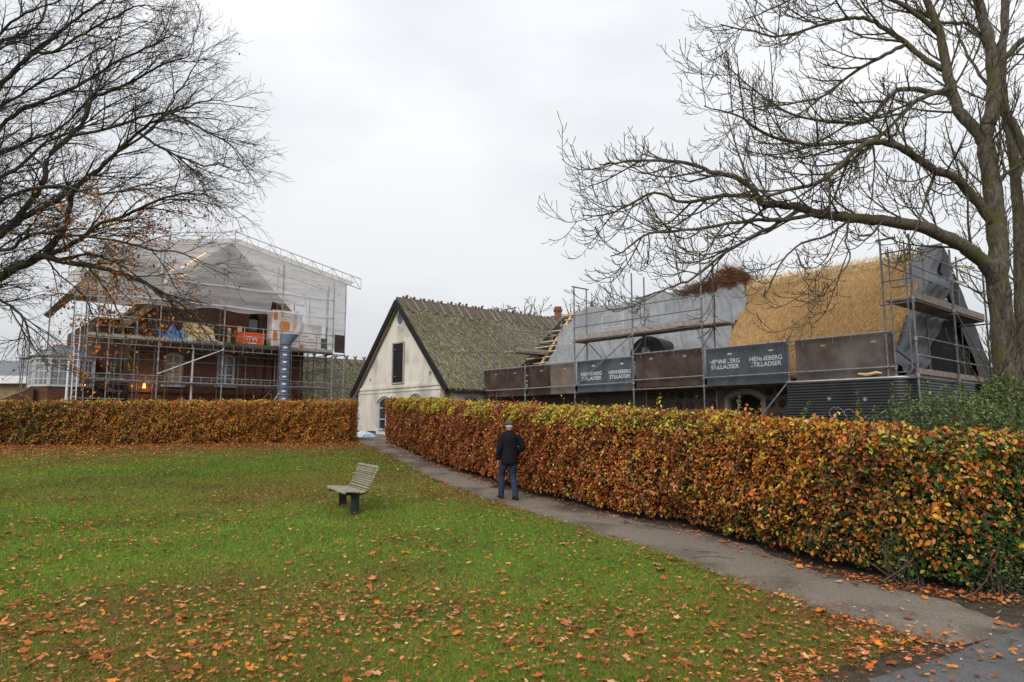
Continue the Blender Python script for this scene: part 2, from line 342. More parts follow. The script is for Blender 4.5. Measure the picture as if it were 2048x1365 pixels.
hedge_core = mat('hedge_core_shade', (.022, .014, .009), (.050, .030, .018), 18, .95, bump=.6)
def hedge(name, label, FB, zbot, ztop, thick, n_front, n_top, lsize, colfn, back, end_leaves=0, core_in=.27, near_parts=0, group=None, lkind=4, skirt=0.0):
    """FB front base polyline (world), back = unit vector toward the hidden side"""
    FB = resample(FB, 60); back = np.asarray(back, float)
    hz = ztop(np.linspace(0, 1, 60)); hz = hz + .035 * np.sin(np.arange(60) * 1.3) + .03 * np.sin(np.arange(60) * 3.7 + 1); zb = g(FB[:, 1]) + zbot
    t = thing(name, FB[30], label, 'hedge', group)
    mb = MB()
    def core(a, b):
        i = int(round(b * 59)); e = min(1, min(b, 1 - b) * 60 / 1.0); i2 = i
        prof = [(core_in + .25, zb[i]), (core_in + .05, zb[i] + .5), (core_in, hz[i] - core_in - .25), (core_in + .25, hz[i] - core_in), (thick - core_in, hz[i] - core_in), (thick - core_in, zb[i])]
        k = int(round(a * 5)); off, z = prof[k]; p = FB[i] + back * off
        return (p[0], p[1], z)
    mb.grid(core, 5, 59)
    obj('shaded_core', mb, hedge_core, t)  # solid dark core, coloured as the shade among the inner twigs
    tang = np.gradient(FB, axis=0); tang[:, 2] = 0; tang /= np.linalg.norm(tang, axis=1, keepdims=True)
    nrm = np.cross(tang, UP); nrm *= np.sign(np.sum(nrm * -back, axis=1, keepdims=True))
    slen = np.concatenate([[0], np.cumsum(np.linalg.norm(np.diff(FB, axis=0), axis=1))]); tt = slen / slen[-1]
    # leaf density per metre grows toward the viewer only through size; keep even
    def front(n):
        s = rng.random(n); h = rng.random(n) ** .9
        P = np.stack([np.interp(s, tt, FB[:, k]) for k in range(3)], 1); Nn = np.stack([np.interp(s, tt, nrm[:, k]) for k in range(3)], 1)
        z0 = np.interp(s, tt, zb); z1 = np.interp(s, tt, hz); z = z0 + (z1 - z0) * h
        und = .20 * (vnoise(np.c_[P[:, :2], z], 1.6) - .5) + .20 * (vnoise(np.c_[P[:, :2], z], 4.2) - .5) + .16 * (vnoise(np.c_[P[:, :2], z] + 11, 9.0) - .5)
        inn = rng.exponential(.06, n) - .06 - und + skirt * np.clip(.25 - h, 0, 1) * 1.6
        rd = np.clip((h - .88) / .12, 0, 1); inn = inn + rd ** 2 * .18
        P = P + (-Nn) * inn[:, None]; P[:, 2] = z + rng.normal(0, .015, n)
        D = Nn * rng.uniform(.1, .8, (n, 1)) + rng.normal(0, .55, (n, 3)) + np.array([0, 0, -.35])
        M = Nn + np.array([0, 0, .75]) + rng.normal(0, .42, (n, 3))
        return P, D, M, s, h
    def top(n):
        s = rng.random(n); d = rng.random(n) * (thick - .1) + .08
        P = np.stack([np.interp(s, tt, FB[:, k]) for k in range(3)], 1) + back * d[:, None]; z1 = np.interp(s, tt, hz)
        P[:, 2] = z1 - .05 + .16 * (vnoise(P * np.array([1, 1, 0]), 2.4) - .5) + rng.normal(0, .035, n) - .12 * np.clip((.25 - d) / .25, 0, 1)
        D = rng.normal(0, .7, (n, 3)) + np.array([0, 0, .25]); M = UP + rng.normal(0, .5, (n, 3)) - back * .3
        return P, D, M, s, np.full(n, 1.0)
    sets = [front(n_front), top(n_top)]
    ns = int(slen[-1] * 16); ss = np.repeat(rng.random(ns), 6); dd = np.repeat(rng.random(ns) * thick * .8 + .02, 6); hh = np.tile(np.linspace(.02, 1, 6), ns) * np.repeat(rng.exponential(.07, ns) + .04, 6)
    P = np.stack([np.interp(ss, tt, FB[:, k]) for k in range(3)], 1) + back * dd[:, None] + rng.normal(0, .018, (len(ss), 3)) + np.repeat(rng.normal(0, .35, (ns, 2)), 6, 0) @ np.array([[1, 0, 0], [0, 1, 0]]) * hh[:, None]
    P[:, 2] = np.interp(ss, tt, hz) - .06 + hh; sets.append((P, rng.normal(0, .5, P.shape) + UP * .5, rng.normal(0, .6, P.shape) - back * .4 + UP * .3, ss, np.full(len(ss), 1.0)))
    if end_leaves:
        for e, dr in ((0, -1), (59, 1)):
            n = end_leaves; d = rng.random(n) * thick; h = rng.random(n); P = FB[e] + back * d[:, None] + tang[e] * dr * (rng.normal(.03, .05, n))[:, None]
            P[:, 2] = zb[e] + (hz[e] - zb[e]) * h
            sets.append((P, rng.normal(0, .6, (n, 3)) + tang[e] * dr * .4 + np.array([0, 0, -.3]), tang[e] * dr + UP * .6 + rng.normal(0, .4, (n, 3)), np.full(n, float(e > 0)), h))
    P, D, M, s, h = (np.concatenate([q[k] for q in sets]) for k in range(5))
    S = rng.uniform(.5, 1.4, len(P)) * lsize(s)
    cols = colfn(P, s, h)
    M[len(sets[0][0]):] += 0
    if near_parts:
        cand = np.where((P[:, 2] > zb.min() + .3) & (np.arange(len(P)) < len(sets[0][0])))[0]
        dist = np.linalg.norm(P[cand] - np.array([0, 0, EYE]), axis=1); inn_ok = cand[np.argsort(dist - 3.0 * S[cand] * 10)]
        sel = inn_ok[:near_parts]; keep = np.ones(len(P), bool); keep[sel] = False
        for i in sel:
            me = leafmesh('leaf', P[i:i + 1] - P[i], D[i:i + 1], M[i:i + 1], S[i:i + 1], cols[i:i + 1]); me.materials.append(leaf_m)
            inst('leaf', me, t, Matrix.Translation(tuple(P[i])))
        P, D, M, S, cols = P[keep], D[keep], M[keep], S[keep], cols[keep]
    tag(link('foliage', leafmesh('foliage', P, D, M, S, cols, kind=lkind), leaf_m, t), kind='stuff')
    return t

RB = np.array([gnd(*p) for p in [(772, 886), (790, 893), (830, 913), (930, 950), (1060, 990), (1200, 1030), (1350, 1056), (1480, 1092), (1640, 1140), (1800, 1172), (1900, 1188), (1975, 1192)]])
RB = np.concatenate([RB, [RB[-1] + np.array([1.1, -.25, 0]), RB[-1] + np.array([2.6, .1, 0])]])
rbs = np.concatenate([[0], np.cumsum(np.linalg.norm(np.diff(RB, axis=0), axis=1))]); rbs /= rbs[-1]
_topy = [(799, 0), (799, 1), (800, 2), (806, 3), (812, 4), (820, 5), (826, 6), (832, 7), (842, 8), (858, 9), (868, 10), (872, 11)]
_rt = [zat(py, RB[i][1]) for py, i in _topy] + [zat(873, RB[11][1])] * 2
def col_right(P, s, h):
    n1 = vnoise(P, .9); n2 = vnoise(P + 7, 2.2); n3 = vnoise(P - 3, .55)
    pr = np.zeros((len(P), len(PK))); k = PK.index
    near = np.clip((s - .45) / .4, 0, 1)
    pr[:, k('russet')] = 2.4 * (1 - near) + .5; cl_ = np.clip((n2 - .35) * 3, 0, 1.3); pr[:, k('brown')] = .75 + .6 * (n1 < .45); pr[:, k('orange')] = .35 + .9 * near * cl_ + .3 * cl_; pr[:, k('amber')] = .10 + .75 * near * cl_; pr[:, k('gold')] = .14 + .45 * near * cl_
    pr[:, k('olive')] = .06 + .45 * near * (1.2 - cl_); pr[:, k('pale')] = .25; pr[:, k('rose')] = 1.7 * (1 - near) + .15
    band = np.clip((h - .78) / .07, 0, 1) * np.clip(1.35 - np.abs(s - .22) * 2.2, .03, 1) * np.clip(.15 + 1.6 * (n2 - .3), 0, 1.4)
    pr[:, k('lime')] = 20.0 * band + .16 + .25 * np.clip(n1 - .6, 0, 1) * 3; pr[:, k('gold')] += 1.5 * band
    pr[:, k('green')] = .10 + 2.8 * np.clip(n1 - .58, 0, 1) * (1 + 2 * near)
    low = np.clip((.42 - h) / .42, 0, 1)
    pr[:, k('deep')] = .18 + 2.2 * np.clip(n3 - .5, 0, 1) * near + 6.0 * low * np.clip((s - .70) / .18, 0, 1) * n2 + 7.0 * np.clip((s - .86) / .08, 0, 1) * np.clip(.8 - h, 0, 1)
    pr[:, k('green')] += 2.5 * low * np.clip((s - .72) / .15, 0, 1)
    return pick(pr)
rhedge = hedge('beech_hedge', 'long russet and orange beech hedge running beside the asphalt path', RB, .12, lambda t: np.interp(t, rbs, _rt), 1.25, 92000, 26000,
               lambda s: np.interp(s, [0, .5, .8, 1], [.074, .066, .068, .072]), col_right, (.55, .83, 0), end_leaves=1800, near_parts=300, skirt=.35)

LB = np.array([[-28, 27.4, 0], [-22, 28.0, 0], [-15, 28.8, 0], [-7.05, 29.9, 0]])
def col_left(P, s, h):
    n1 = vnoise(P, .8); n2 = vnoise(P + 5, 2.5); k = PK.index; pr = np.zeros((len(P), len(PK)))
    rt = np.clip((s - .35) / .4, 0, 1)
    pr[:, k('russet')] = .8; pr[:, k('brown')] = 1.1 - .5 * rt; pr[:, k('orange')] = .35 + .7 * rt; pr[:, k('amber')] = .25 + .35 * rt; pr[:, k('olive')] = .7; pr[:, k('gold')] = .12 + .5 * (h > .9)
    pr[:, k('lime')] = .06 + .35 * (h > .93); pr[:, k('green')] = .25 + 1.2 * np.clip(n1 - .5, 0, 1); pr[:, k('green')] += 1.2 * (n2 > .55) * (1 - rt) * (n1 > .4); pr[:, k('rose')] = .5 * rt; pr[:, k('deep')] = .9 * (1 - rt) + .3 * np.clip(n1 - .5, 0, 1)
    return pick(pr)
hedge('clipped_hedge', 'straight low clipped hedge of brown leaves across the lawn end', LB, .02, lambda t: np.interp(t, [0, 1], [zat(803, 27.4), zat(801, 29.9)]), 1.2, 46000, 9000, lambda s: .085 + 0 * s, col_left, (0, 1, 0), end_leaves=1600, lkind=2)

# ------------------------------------------------------------------ grass and fallen leaves on the lawn
def lawn_points(n, y0, y1, p, margin=1.5):
    u = rng.random(n); y = (y0 ** (1 - p) + u * (y1 ** (1 - p) - y0 ** (1 - p))) ** (1 / (1 - p))
    xl = -.77 * y - margin; xr = lawn_edge(y); x = xl + rng.random(n) * (xr - xl); ok = xr > xl
    return x[ok], y[ok]
gx, gyv = lawn_points(330000, 3.4, 30, 1.25)
near_e = (lawn_edge(gyv) - gx) < .35; gx = gx + near_e * rng.exponential(.10, len(gx))
n = len(gx); lean = rng.normal(0, .5, (n, 2)); ln_ = rng.uniform(.025, .06, n) * np.interp(gyv, [4, 30], [1, 1.35]); wd = np.interp(gyv, [4, 12, 30], [.0035, .0075, .018]); az = rng.uniform(0, 6.28, n)
B = np.c_[gx, gyv, g(gyv) + .004]
sd = np.c_[np.cos(az), np.sin(az), np.zeros(n)] * wd[:, None]
T = B + np.c_[lean * ln_[:, None], ln_ * rng.uniform(.6, 1, n)]
V = np.stack([B - sd, B + sd, T], 1)
pn = vnoise(np.c_[gx, gyv, 0 * gx], .35); pn2 = vnoise(np.c_[gx, gyv, 0 * gx] + 3, 1.7)
mixv = np.clip((gyv - 21) / 8, 0, 1)[:, None] * .75 + 1.15 * np.clip(pn - .46, 0, 1)[:, None] + .5 * np.clip(pn2 - .62, 0, 1)[:, None] + .35 * np.exp(-np.clip(lawn_edge(gyv) - gx, 0, 9) / .5)[:, None] + .35 * np.clip((-gx - 9) / 12, 0, 1)[:, None] * np.clip((gyv - 12) / 10, 0, 1)[:, None]
mixv = np.clip(mixv, 0, .9)
gc = (np.array([.175, .310, .020]) * (1 - mixv) + np.array([.27, .150, .042]) * mixv) * rng.uniform(.55, 1.45, (n, 1)) * (.75 + .5 * pn2[:, None])
gc[rng.random(n) < .07] = (.30, .22, .09)
grass_m = mat('grass_blade', (1, 1, 1), vcol=True, rough=.6, spec=.25, transl=.3)
go = link('grass', npmesh('grass', V.reshape(-1, 3), np.arange(3 * n), np.full(n, 3), np.repeat(gc, 3, 0)), grass_m, base=(0, 0, 0))
tag(go, 'short green grass of the lawn below the hedges', 'grass', kind='stuff')

def leafcols(n):
    k = PK.index; p = np.zeros((n, len(PK))); p[:, k('orange')] = .8; p[:, k('russet')] = 1.6; p[:, k('brown')] = 1.1; p[:, k('pale')] = .35; p[:, k('rose')] = .8; p[:, k('amber')] = .12
    return pick(p)
# maple-like lobed outline for big leaves, oval for beech
_lob = []
for k in range(15):
    a = 2 * math.pi * k / 15; _lob.append((a, .5 if k % 3 == 0 else (.34 if k % 3 == 1 else .30) * (1 + .12 * math.sin(k * 5.1))))
def ground_leaf_arrays(x, y, S, maple):
    """returns V, flat faces, sizes for curled leaves on the ground"""
    Vs, F_, Z_, C_ = [], [], [], []; off = 0; cols = leafcols(len(x))
    for i in range(len(x)):
        a0 = random.uniform(0, 6.28); ca, sa = math.cos(a0), math.sin(a0); s = S[i]; cu = random.uniform(-.25, .6); tx, ty = random.gauss(0, .22), random.gauss(0, .22)
        if maple[i]: ring = [(math.cos(a) * r, math.sin(a) * r) for a, r in _lob]
        else: ring = [(-.5, 0), (-.2, .27), (.15, .25), (.5, 0), (.15, -.25), (-.2, -.27)]
        pts = [(0, 0)] + ring; zz = float(g(y[i])) + .018 + random.uniform(0, .026) + .0012 * y[i]
        for (px, py) in pts:
            lx, ly = px * s, py * s; r2 = (px * px + py * py); lz = cu * r2 * s * 1.3 + tx * lx + ty * ly
            Vs.append((x[i] + lx * ca - ly * sa, y[i] + lx * sa + ly * ca, zz + max(lz, -.012)))
        m = len(ring)
        for k in range(m): F_ += [off, off + 1 + k, off + 1 + (k + 1) % m]
        Z_ += [3] * m; C_ += [cols[i]] * (m + 1); off += m + 1
    return np.array(Vs), np.array(F_), np.array(Z_), np.array(C_)
# density: everywhere a little, drifts near the viewer's left, along the path edge and below the far hedge
x1, y1 = lawn_points(90000, 3.6, 30, .8)
dn = vnoise(np.c_[x1, y1, 0 * x1], .8); ed = lawn_edge(y1) - x1
keep = rng.random(len(x1)) < (.15 + .80 * np.clip(dn - .50, 0, 1) + .40 * np.exp(-ed / .45) + .40 * np.clip((-x1 / y1 - .12), 0, 1) * np.clip((11 - y1) / 6, 0, 1) + .02 * np.clip((7.5 - y1) / 3, 0, 1) + .9 * np.clip((y1 - 26.0) / 3, 0, 1) + .25 * np.clip((y1 - 20) / 8, 0, 1) * np.clip((-x1 - 6) / 8, 0, 1))
x1, y1 = x1[keep], y1[keep]
# under the bench and on the path, road edge, hedge foot
def extra(P, n, sp): q = P[rng.integers(0, len(P), n)]; return q[:, 0] + rng.normal(0, sp, n), q[:, 1] + rng.normal(0, sp, n)
bq = np.array([gnd(685, 1010), gnd(700, 1012), gnd(672, 1008)]); xb, yb = extra(bq, 130, .28)
xh, yh = extra(resample(RB, 60) - np.array([.05, .18, 0]), 1900, .16)
nearh = RB[8:]; xh2, yh2 = extra(resample(nearh, 40) - np.array([.0, .28, 0]), 900, .17)
nb_ = 15000; yb2 = 29.6 - rng.exponential(1.5, nb_); xb2 = rng.uniform(-25, -6.4, nb_); yb2 = yb2 - np.interp(xb2, [-25, -6.4], [2.0, 0]); okb = (yb2 > 17) & (xb2 < lawn_edge(yb2)); xb2, yb2 = xb2[okb], yb2[okb]
xp, yp = extra(resample((PL + PR) / 2, 60), 150, .5)
xr2, yr2 = extra(np.concatenate([RE[:5], PL[12:], LE[15:19], LE[15:19]]), 620, .25)
XL = np.concatenate([x1, xb, xh, xh2, xp, xr2, xb2]); YL = np.concatenate([y1, yb, yh, yh2, yp, yr2, yb2])
SL = rng.uniform(.022, .062, len(XL)) * np.interp(YL, [4, 12, 30], [1, 1.1, 1.5]); mp_ = rng.random(len(XL)) < np.interp(YL, [4, 10, 16], [.16, .12, 0]); SL[mp_] *= rng.uniform(1.2, 2.1, mp_.sum())
order = np.argsort(YL / SL); big, rest = order[:300], order[300:]
for i in big:
    a, b_, c_, d_ = ground_leaf_arrays(XL[i:i + 1], YL[i:i + 1], SL[i:i + 1], mp_[i:i + 1]); cen = a.mean(0)
    me = npmesh('fallen_leaf', a - cen, b_, c_, d_); me.materials.append(leaf_dry); inst('fallen_leaf', me, lawn, Matrix.Translation(tuple(cen)))
a, b_, c_, d_ = ground_leaf_arrays(XL[rest], YL[rest], SL[rest], mp_[rest])
lo = link('leaf_litter', npmesh('leaf_litter', a, b_, c_, d_), leaf_dry, lawn); tag(lo, kind='stuff')
# ================================================================== BUILDINGS
from mathutils.geometry import tessellate_polygon
def onplane(px, py, P0, d):
    """point of the vertical plane (P0, horizontal direction d) seen at a photo position: returns (distance along d, z)"""
    k = (px - 1024) / F; rd = ray(px, py); P0 = np.asarray(P0, float); k = rd[0] / rd[1]
    s = (k * P0[1] - P0[0]) / (d[0] - k * d[1]); Y = P0[1] + d[1] * s
    return s, zat(py, Y)
def wall(name, P0, d, outer, holes, thick, nrm, m, parent, reveal=None):
    """wall slab with real openings; outer / holes are lists of (s, z)"""
    P0 = np.asarray(P0, float) * np.array([1, 1, 0]); nrm = np.asarray(nrm, float); reveal = reveal or thick
    loops = [outer] + holes; flat = [p for l in loops for p in l]
    tri = tessellate_polygon([[Vector((p[0], p[1], 0)) for p in l] for l in loops])
    P = lambda p, o: P0 + d * p[0] + UP * p[1] - nrm * o
    mb = MB(); mb.add([P(p, 0) for p in flat], [t for t in tri]); 
    mb.add([P(p, thick) for p in flat], [t[::-1] for t in tri])
    for l in loops:
        n = len(l); mb.add([P(p, 0) for p in l] + [P(p, thick) for p in l], [(i, (i + 1) % n, (i + 1) % n + n, i + n) for i in range(n)])
    o = obj(name, mb, m, parent)
    bm = bmesh.new(); bm.from_mesh(o.data); bmesh.ops.remove_doubles(bm, verts=bm.verts[:], dist=1e-4); bmesh.ops.recalc_face_normals(bm, faces=bm.faces[:]); bm.to_mesh(o.data); bm.free()
    return o
def arch(s0, s1, z0, z1, rise, n=8):
    pts = [(s0, z0), (s1, z0)]
    for i in range(n + 1):
        a = i / n; s = s1 + (s0 - s1) * a; pts.append((s, z1 - rise + rise * (1 - (2 * a - 1) ** 2)))
    return pts
def window(name, P0, d, nrm, s0, s1, z0, z1, cols, rows, fm, gm, parent, rise=0.0, fw=.07, inset=.12, sill=None, split=None):
    P0 = np.asarray(P0, float) * np.array([1, 1, 0])
    P = lambda s, z, o=0: P0 + d * s + UP * z - nrm * (inset + o)
    wd = thing_part(name, parent, P((s0 + s1) / 2, z0))
    top = lambda s: z1 - rise + rise * (1 - (2 * (s - s0) / (s1 - s0) - 1) ** 2)
    mb = MB()
    mb.bar(P(s0 + fw / 2, z0), P(s0 + fw / 2, top(s0 + fw / 2)), .06, fw, up=d); mb.bar(P(s1 - fw / 2, z0), P(s1 - fw / 2, top(s1 - fw / 2)), .06, fw, up=d)
    mb.bar(P(s0 + fw + .001, z0 + fw / 2), P(s1 - fw - .001, z0 + fw / 2), .06, fw)
    nn = 8 if rise else 1
    for i in range(nn):
        a, b = s0 + (s1 - s0) * i / nn, s0 + (s1 - s0) * (i + 1) / nn
        if nn == 1: a += fw + .001; b -= fw + .001
        mb.bar(P(a, top(a) - fw / 2, -.003), P(b, top(b) - fw / 2, -.003), .06, fw)
    obj('frame', mb, fm, wd)
    mb = MB()
    for c in range(1, cols): s = s0 + (s1 - s0) * c / cols; mb.bar(P(s, z0 + fw, .004), P(s, top(s) - fw, .004), .045, fw * (.95 if c * 2 == cols else .5), up=d)
    for r in range(1, rows): z = z0 + (z1 - z0) * (r / rows if split is None else split[r - 1]); mb.bar(P(s0 + fw, z, .008), P(s1 - fw, z, .008), .04, fw * .55)
    if mb.v: obj('glazing_bar', mb, fm, wd)
    for c in range(cols):
        a, b = s0 + (s1 - s0) * c / cols + fw * .5, s0 + (s1 - s0) * (c + 1) / cols - fw * .5
        for r in range(rows):
            f0 = 0 if r == 0 else (r / rows if split is None else split[r - 1]); f1 = 1 if r == rows - 1 else ((r + 1) / rows if split is None else split[r])
            za, zb = z0 + (z1 - z0) * f0 + .02, z0 + (z1 - z0) * f1 - .02
            ta, tb = (min(zb, top(a) - .03), min(zb, top(b) - .03)) if r == rows - 1 else (zb, zb)
            mb = MB(); mb.prism([P(a, za, .02), P(b, za, .02), P(b, tb, .02), P(a, ta, .02)], -nrm * .01); obj('pane', mb, gm, wd)
    if sill is not None:
        mb = MB(); mb.box(P((s0 + s1) / 2, z0 - .06, -inset - .03), d * (s1 - s0 + .24), nrm * .26, UP * .11); obj('sill', mb, sill, wd)
    return wd
def thing_part(name, parent, loc):
    o = bpy.data.objects.new(name, None); COL.objects.link(o); o.parent = parent; o.location = tuple(np.asarray(loc, float) - W[parent]); W[o] = np.asarray(loc, float); return o

def thatch(name, parent, A, B, C_, D_, thick, m, sm, n, cols, sl=(.10, .30), wd=.012, lump=.05, seed=0, cv=.4, lift=.22, nu=40, nv=24, kind_name='straw', curve=0.0):
    """A,B eave ends; C_,D_ ridge ends (A-D and B-C are the verges)"""
    A, B, C_, D_ = (np.asarray(p, float) for p in (A, B, C_, D_)); nr = np.cross(B - A, D_ - A); nr /= np.linalg.norm(nr)
    if nr[2] < 0: nr = -nr
    def pt(a, b): return (A * (1 - a) + B * a) * (1 - b) + (D_ * (1 - a) + C_ * a) * b - nr * curve * math.sin(math.pi * b)
    def fn(a, b):
        p = pt(a, b); q = np.array([p * 1.0]); k = lump * (float(vnoise(q + seed, 2.1)[0]) - .5) + lump * .6 * (float(vnoise(q * 2.3 + seed, 3.7)[0]) - .5)
        return p + nr * k
    mb = MB(); mb.grid(fn, nu, nv)
    rim = [fn(i / nu, 0) for i in range(nu + 1)] + [fn(1, j / nv) for j in range(1, nv + 1)] + [fn(i / nu, 1) for i in range(nu - 1, -1, -1)] + [fn(0, j / nv) for j in range(nv - 1, 0, -1)]
    low = [p - nr * thick for p in rim]; k = len(rim)
    mb.add(rim + low, [(i, i + k, (i + 1) % k + k, (i + 1) % k) for i in range(k)] )
    mb.add([pt(0, 0) - nr * thick, pt(1, 0) - nr * thick, pt(1, 1) - nr * thick, pt(0, 1) - nr * thick], [(0, 3, 2, 1)])
    o = obj(name, mb, m, parent, smooth=False)
    if n:
        a = rng.random(n); b = rng.random(n); P = (A * (1 - a[:, None]) + B * a[:, None]) * (1 - b[:, None]) + (D_ * (1 - a[:, None]) + C_ * a[:, None]) * b[:, None] - nr * (curve * np.sin(np.pi * b))[:, None]
        P = P + nr * (.02 + lump * .5 * (vnoise(P + seed, 2.1) - .5))[:, None]
        dn = (A - D_); dn /= np.linalg.norm(dn); al = (B - A) / np.linalg.norm(B - A)
        d = dn + al * rng.normal(0, .28, (n, 1)) + nr * rng.uniform(.01, lift, (n, 1)); ln_ = rng.uniform(*sl, (n, 1)); s = al * wd
        V = np.stack([P - s, P + s, P + d * ln_ + s * .5, P + d * ln_ - s * .5], 1)
        cc = np.array(cols); ci = rng.integers(0, len(cc), n); big = vnoise(P + seed, .7)[:, None]; cl = cc[ci] * rng.uniform(1 - cv, 1 + cv, (n, 1)) * (.75 + .5 * big)
        so = link(kind_name, npmesh(kind_name, V.reshape(-1, 3), np.arange(4 * n), np.full(n, 4), np.repeat(cl, 4, 0)), sm, o); tag(so, kind='stuff')
    return o
straw_m = mat('straw_stalk', (1, 1, 1), vcol=True, rough=.8, spec=.15)
old_thatch_m = mat('mossy_old_thatch', (.11, .095, .062), (.25, .215, .155), 16, .95, bump=.9, bscale=35, c3=(.115, .125, .030), scale3=.6)
OLD = [(.20, .21, .07), (.27, .235, .175), (.20, .17, .12), (.36, .32, .25), (.15, .135, .075), (.17, .17, .055), (.10, .08, .055), (.42, .38, .31)]
new_thatch_m = mat('new_reed_thatch', (.27, .145, .046), (.45, .275, .105), 22, .9, bump=.9, bscale=45, c3=(.19, .092, .026), scale3=.7)
NEW = [(.45, .265, .105), (.52, .325, .145), (.37, .205, .075), (.30, .16, .055), (.56, .37, .18)]

def ridge_sticks(roof, P0, P1, n, slope_dir_a, slope_dir_b, ln=1.05, r=.055):
    P0 = np.asarray(P0, float); P1 = np.asarray(P1, float); ax = (P1 - P0) / np.linalg.norm(P1 - P0)
    for i in range(n):
        c = P0 + (P1 - P0) * ((i + .5 + random.uniform(-.18, .18)) / n)
        for sd, off in ((slope_dir_a, .0), (slope_dir_b, .09)):
            sd = np.asarray(sd, float); sk = ax * random.uniform(-.10, .10); l = ln * random.uniform(.8, 1.1)
            top = c + ax * off + UP * .12 - sd * random.uniform(.14, .24); bot = c + ax * off + UP * .12 + (sd + sk) * l
            mb = MB().bar(top, bot, r * 1.9, r * 1.3, up=np.cross(sd, ax)); obj('ridge_stick', mb, oldwood, roof)

# ------------------------------------------------------------------ white cottage
C1 = uv(-18.6, -2.1); WC = 8.2; LC = 17.0
EZ, AZ = zat(767, C1[1]), zat(600, (C1 - E1 * WC / 2)[1])
cot = thing('thatched_cottage', (C1 - E1 * WC / 2 + E2 * LC / 2) * np.array([1, 1, 0]) + UP * 1.2, 'cream rendered gable cottage with mossy thatched roof and black loft hatch', 'cottage')
nG = -E2; zb0 = .9
gp = lambda px, py: onplane(px, py, C1, -E1)
d0, d1 = gp(752, 862)[0], gp(783, 862)[0]; dz0, dz1 = gp(752, 863)[1], gp(765, 793)[1]; d0, d1 = max(d0, d1), min(d0, d1)
w0, w1 = gp(812, 800)[0], gp(849, 800)[0]; w0, w1 = max(w0, w1), min(w0, w1); wz1 = gp(828, 788)[1]; wz0 = wz1 - 1.6
h0, h1 = gp(788, 720)[0], gp(808, 720)[0]; hz0, hz1 = gp(798, 765)[1], gp(798, 688)[1]
rc, rz = gp(799, 637); rrad = .36
circ = [(rc + rrad * math.cos(a), rz + rrad * math.sin(a)) for a in np.linspace(0, 2 * math.pi, 20)[:-1]]
outer = [(0, zb0), (WC, zb0), (WC, EZ), (WC / 2, AZ - .36), (0, EZ)]
vents = []
for px, py in ((740.5, 762), (860.5, 748)):
    s, z = gp(px, py); vents.append([(s + .1 * math.cos(a), z + .14 * math.sin(a)) for a in np.linspace(0, 2 * math.pi, 11)[:-1]])
wall('wall', C1, -E1, outer, [arch(d1, d0, dz0, dz1, .3), arch(w1, w0, wz0, wz1, .35), circ] + vents, .32, nG, render_white, cot)
side_nr = E1; sp = lambda px, py: onplane(px, py, C1, E2)
sw0, sw1 = sp(926, 800)[0], sp(960, 800)[0]; swz = sp(940, 791)[1]
wall('wall', C1 - E2 * 0, E2, [(0, zb0), (LC, zb0), (LC, EZ - .05), (0, EZ - .05)], [arch(sw0, sw1, swz - 1.5, swz, .14)], .3, side_nr, render_white, cot)
mb = MB(); mb.box((C1 - E1 * (WC - .16) + E2 * LC / 2) * np.array([1, 1, 0]) + UP * (zb0 + EZ) / 2, E1 * .3, E2 * (LC - .7), UP * (EZ - zb0 - .1)); obj('wall', mb, render_white, cot)
mb = MB(); mb.box((C1 - E1 * WC / 2 + E2 * 2.2) * np.array([1, 1, 0]) + UP * 2.4, E1 * (WC - .9), E2 * .1, UP * 2.2); obj('inner_wall', mb, interior_shade, cot)
mb = MB(); mb.prism([(C1 - E1 * .5 + E2 * .6) * np.array([1, 1, 0]) + UP * (EZ + .2), (C1 - E1 * (WC - .5) + E2 * .6) * np.array([1, 1, 0]) + UP * (EZ + .2), (C1 - E1 * WC / 2 + E2 * .6) * np.array([1, 1, 0]) + UP * (AZ - .8)], E2 * .1); obj('inner_wall', mb, interior_shade, cot)
window('door', C1, -E1, nG, d1, d0, dz0 + .05, dz1, 2, 3, window_paint, glass_dark, cot, rise=.3, fw=.10, split=[.33, .66])
window('window', C1, -E1, nG, w1, w0, wz0, wz1, 2, 2, window_paint, glass_dark, cot, rise=.35, fw=.09)
window('window', C1, E2, side_nr, sw0, sw1, swz - 1.5, swz, 2, 2, window_paint, glass_dark, cot, rise=.14, fw=.10)
P_ = lambda s, z, o=0.: C1 * np.array([1, 1, 0]) - E1 * s + UP * z - nG * o
mb = MB()
nb = 6
for k in range(nb):
    a = h1 + (h0 - h1) * (k + .5) / nb; mb.box(P_(a, (hz0 + hz1) / 2, -.025 - .006 * (k % 2)), E1 * ((abs(h0 - h1)) / nb - .008), nG * .04, UP * (hz1 - hz0))
mb.box(P_((h0 + h1) / 2, hz0 + .3, -.06), E1 * abs(h0 - h1) * .96, nG * .03, UP * .12); mb.box(P_((h0 + h1) / 2, hz1 - .3, -.06), E1 * abs(h0 - h1) * .96, nG * .03, UP * .12)
ht_ = tag(obj('hatch', mb, black_timber, cot), 'black tarred loft hatch')
mb = MB(); hw = abs(h0 - h1) / 2 + .05; hc = (h0 + h1) / 2
for sg in (-1, 1): mb.box(P_(hc + sg * hw, (hz0 + hz1) / 2, -.03), E1 * .07, nG * .10, UP * (hz1 - hz0 + .16))
for z9 in (hz0 - .045, hz1 + .045): mb.box(P_(hc, z9, -.03), E1 * (2 * hw - .072), nG * .09, UP * .07)
obj('frame', mb, mat('hatch_frame_wood', (.30, .275, .235), (.44, .41, .36), 9, .9), ht_)
for z9 in (hz0 + .3, hz1 - .3): obj('hinge', MB().box(P_(hc + hw - .22, z9, -.082), E1 * .38, nG * .012, UP * .045), steel_dark, ht_)
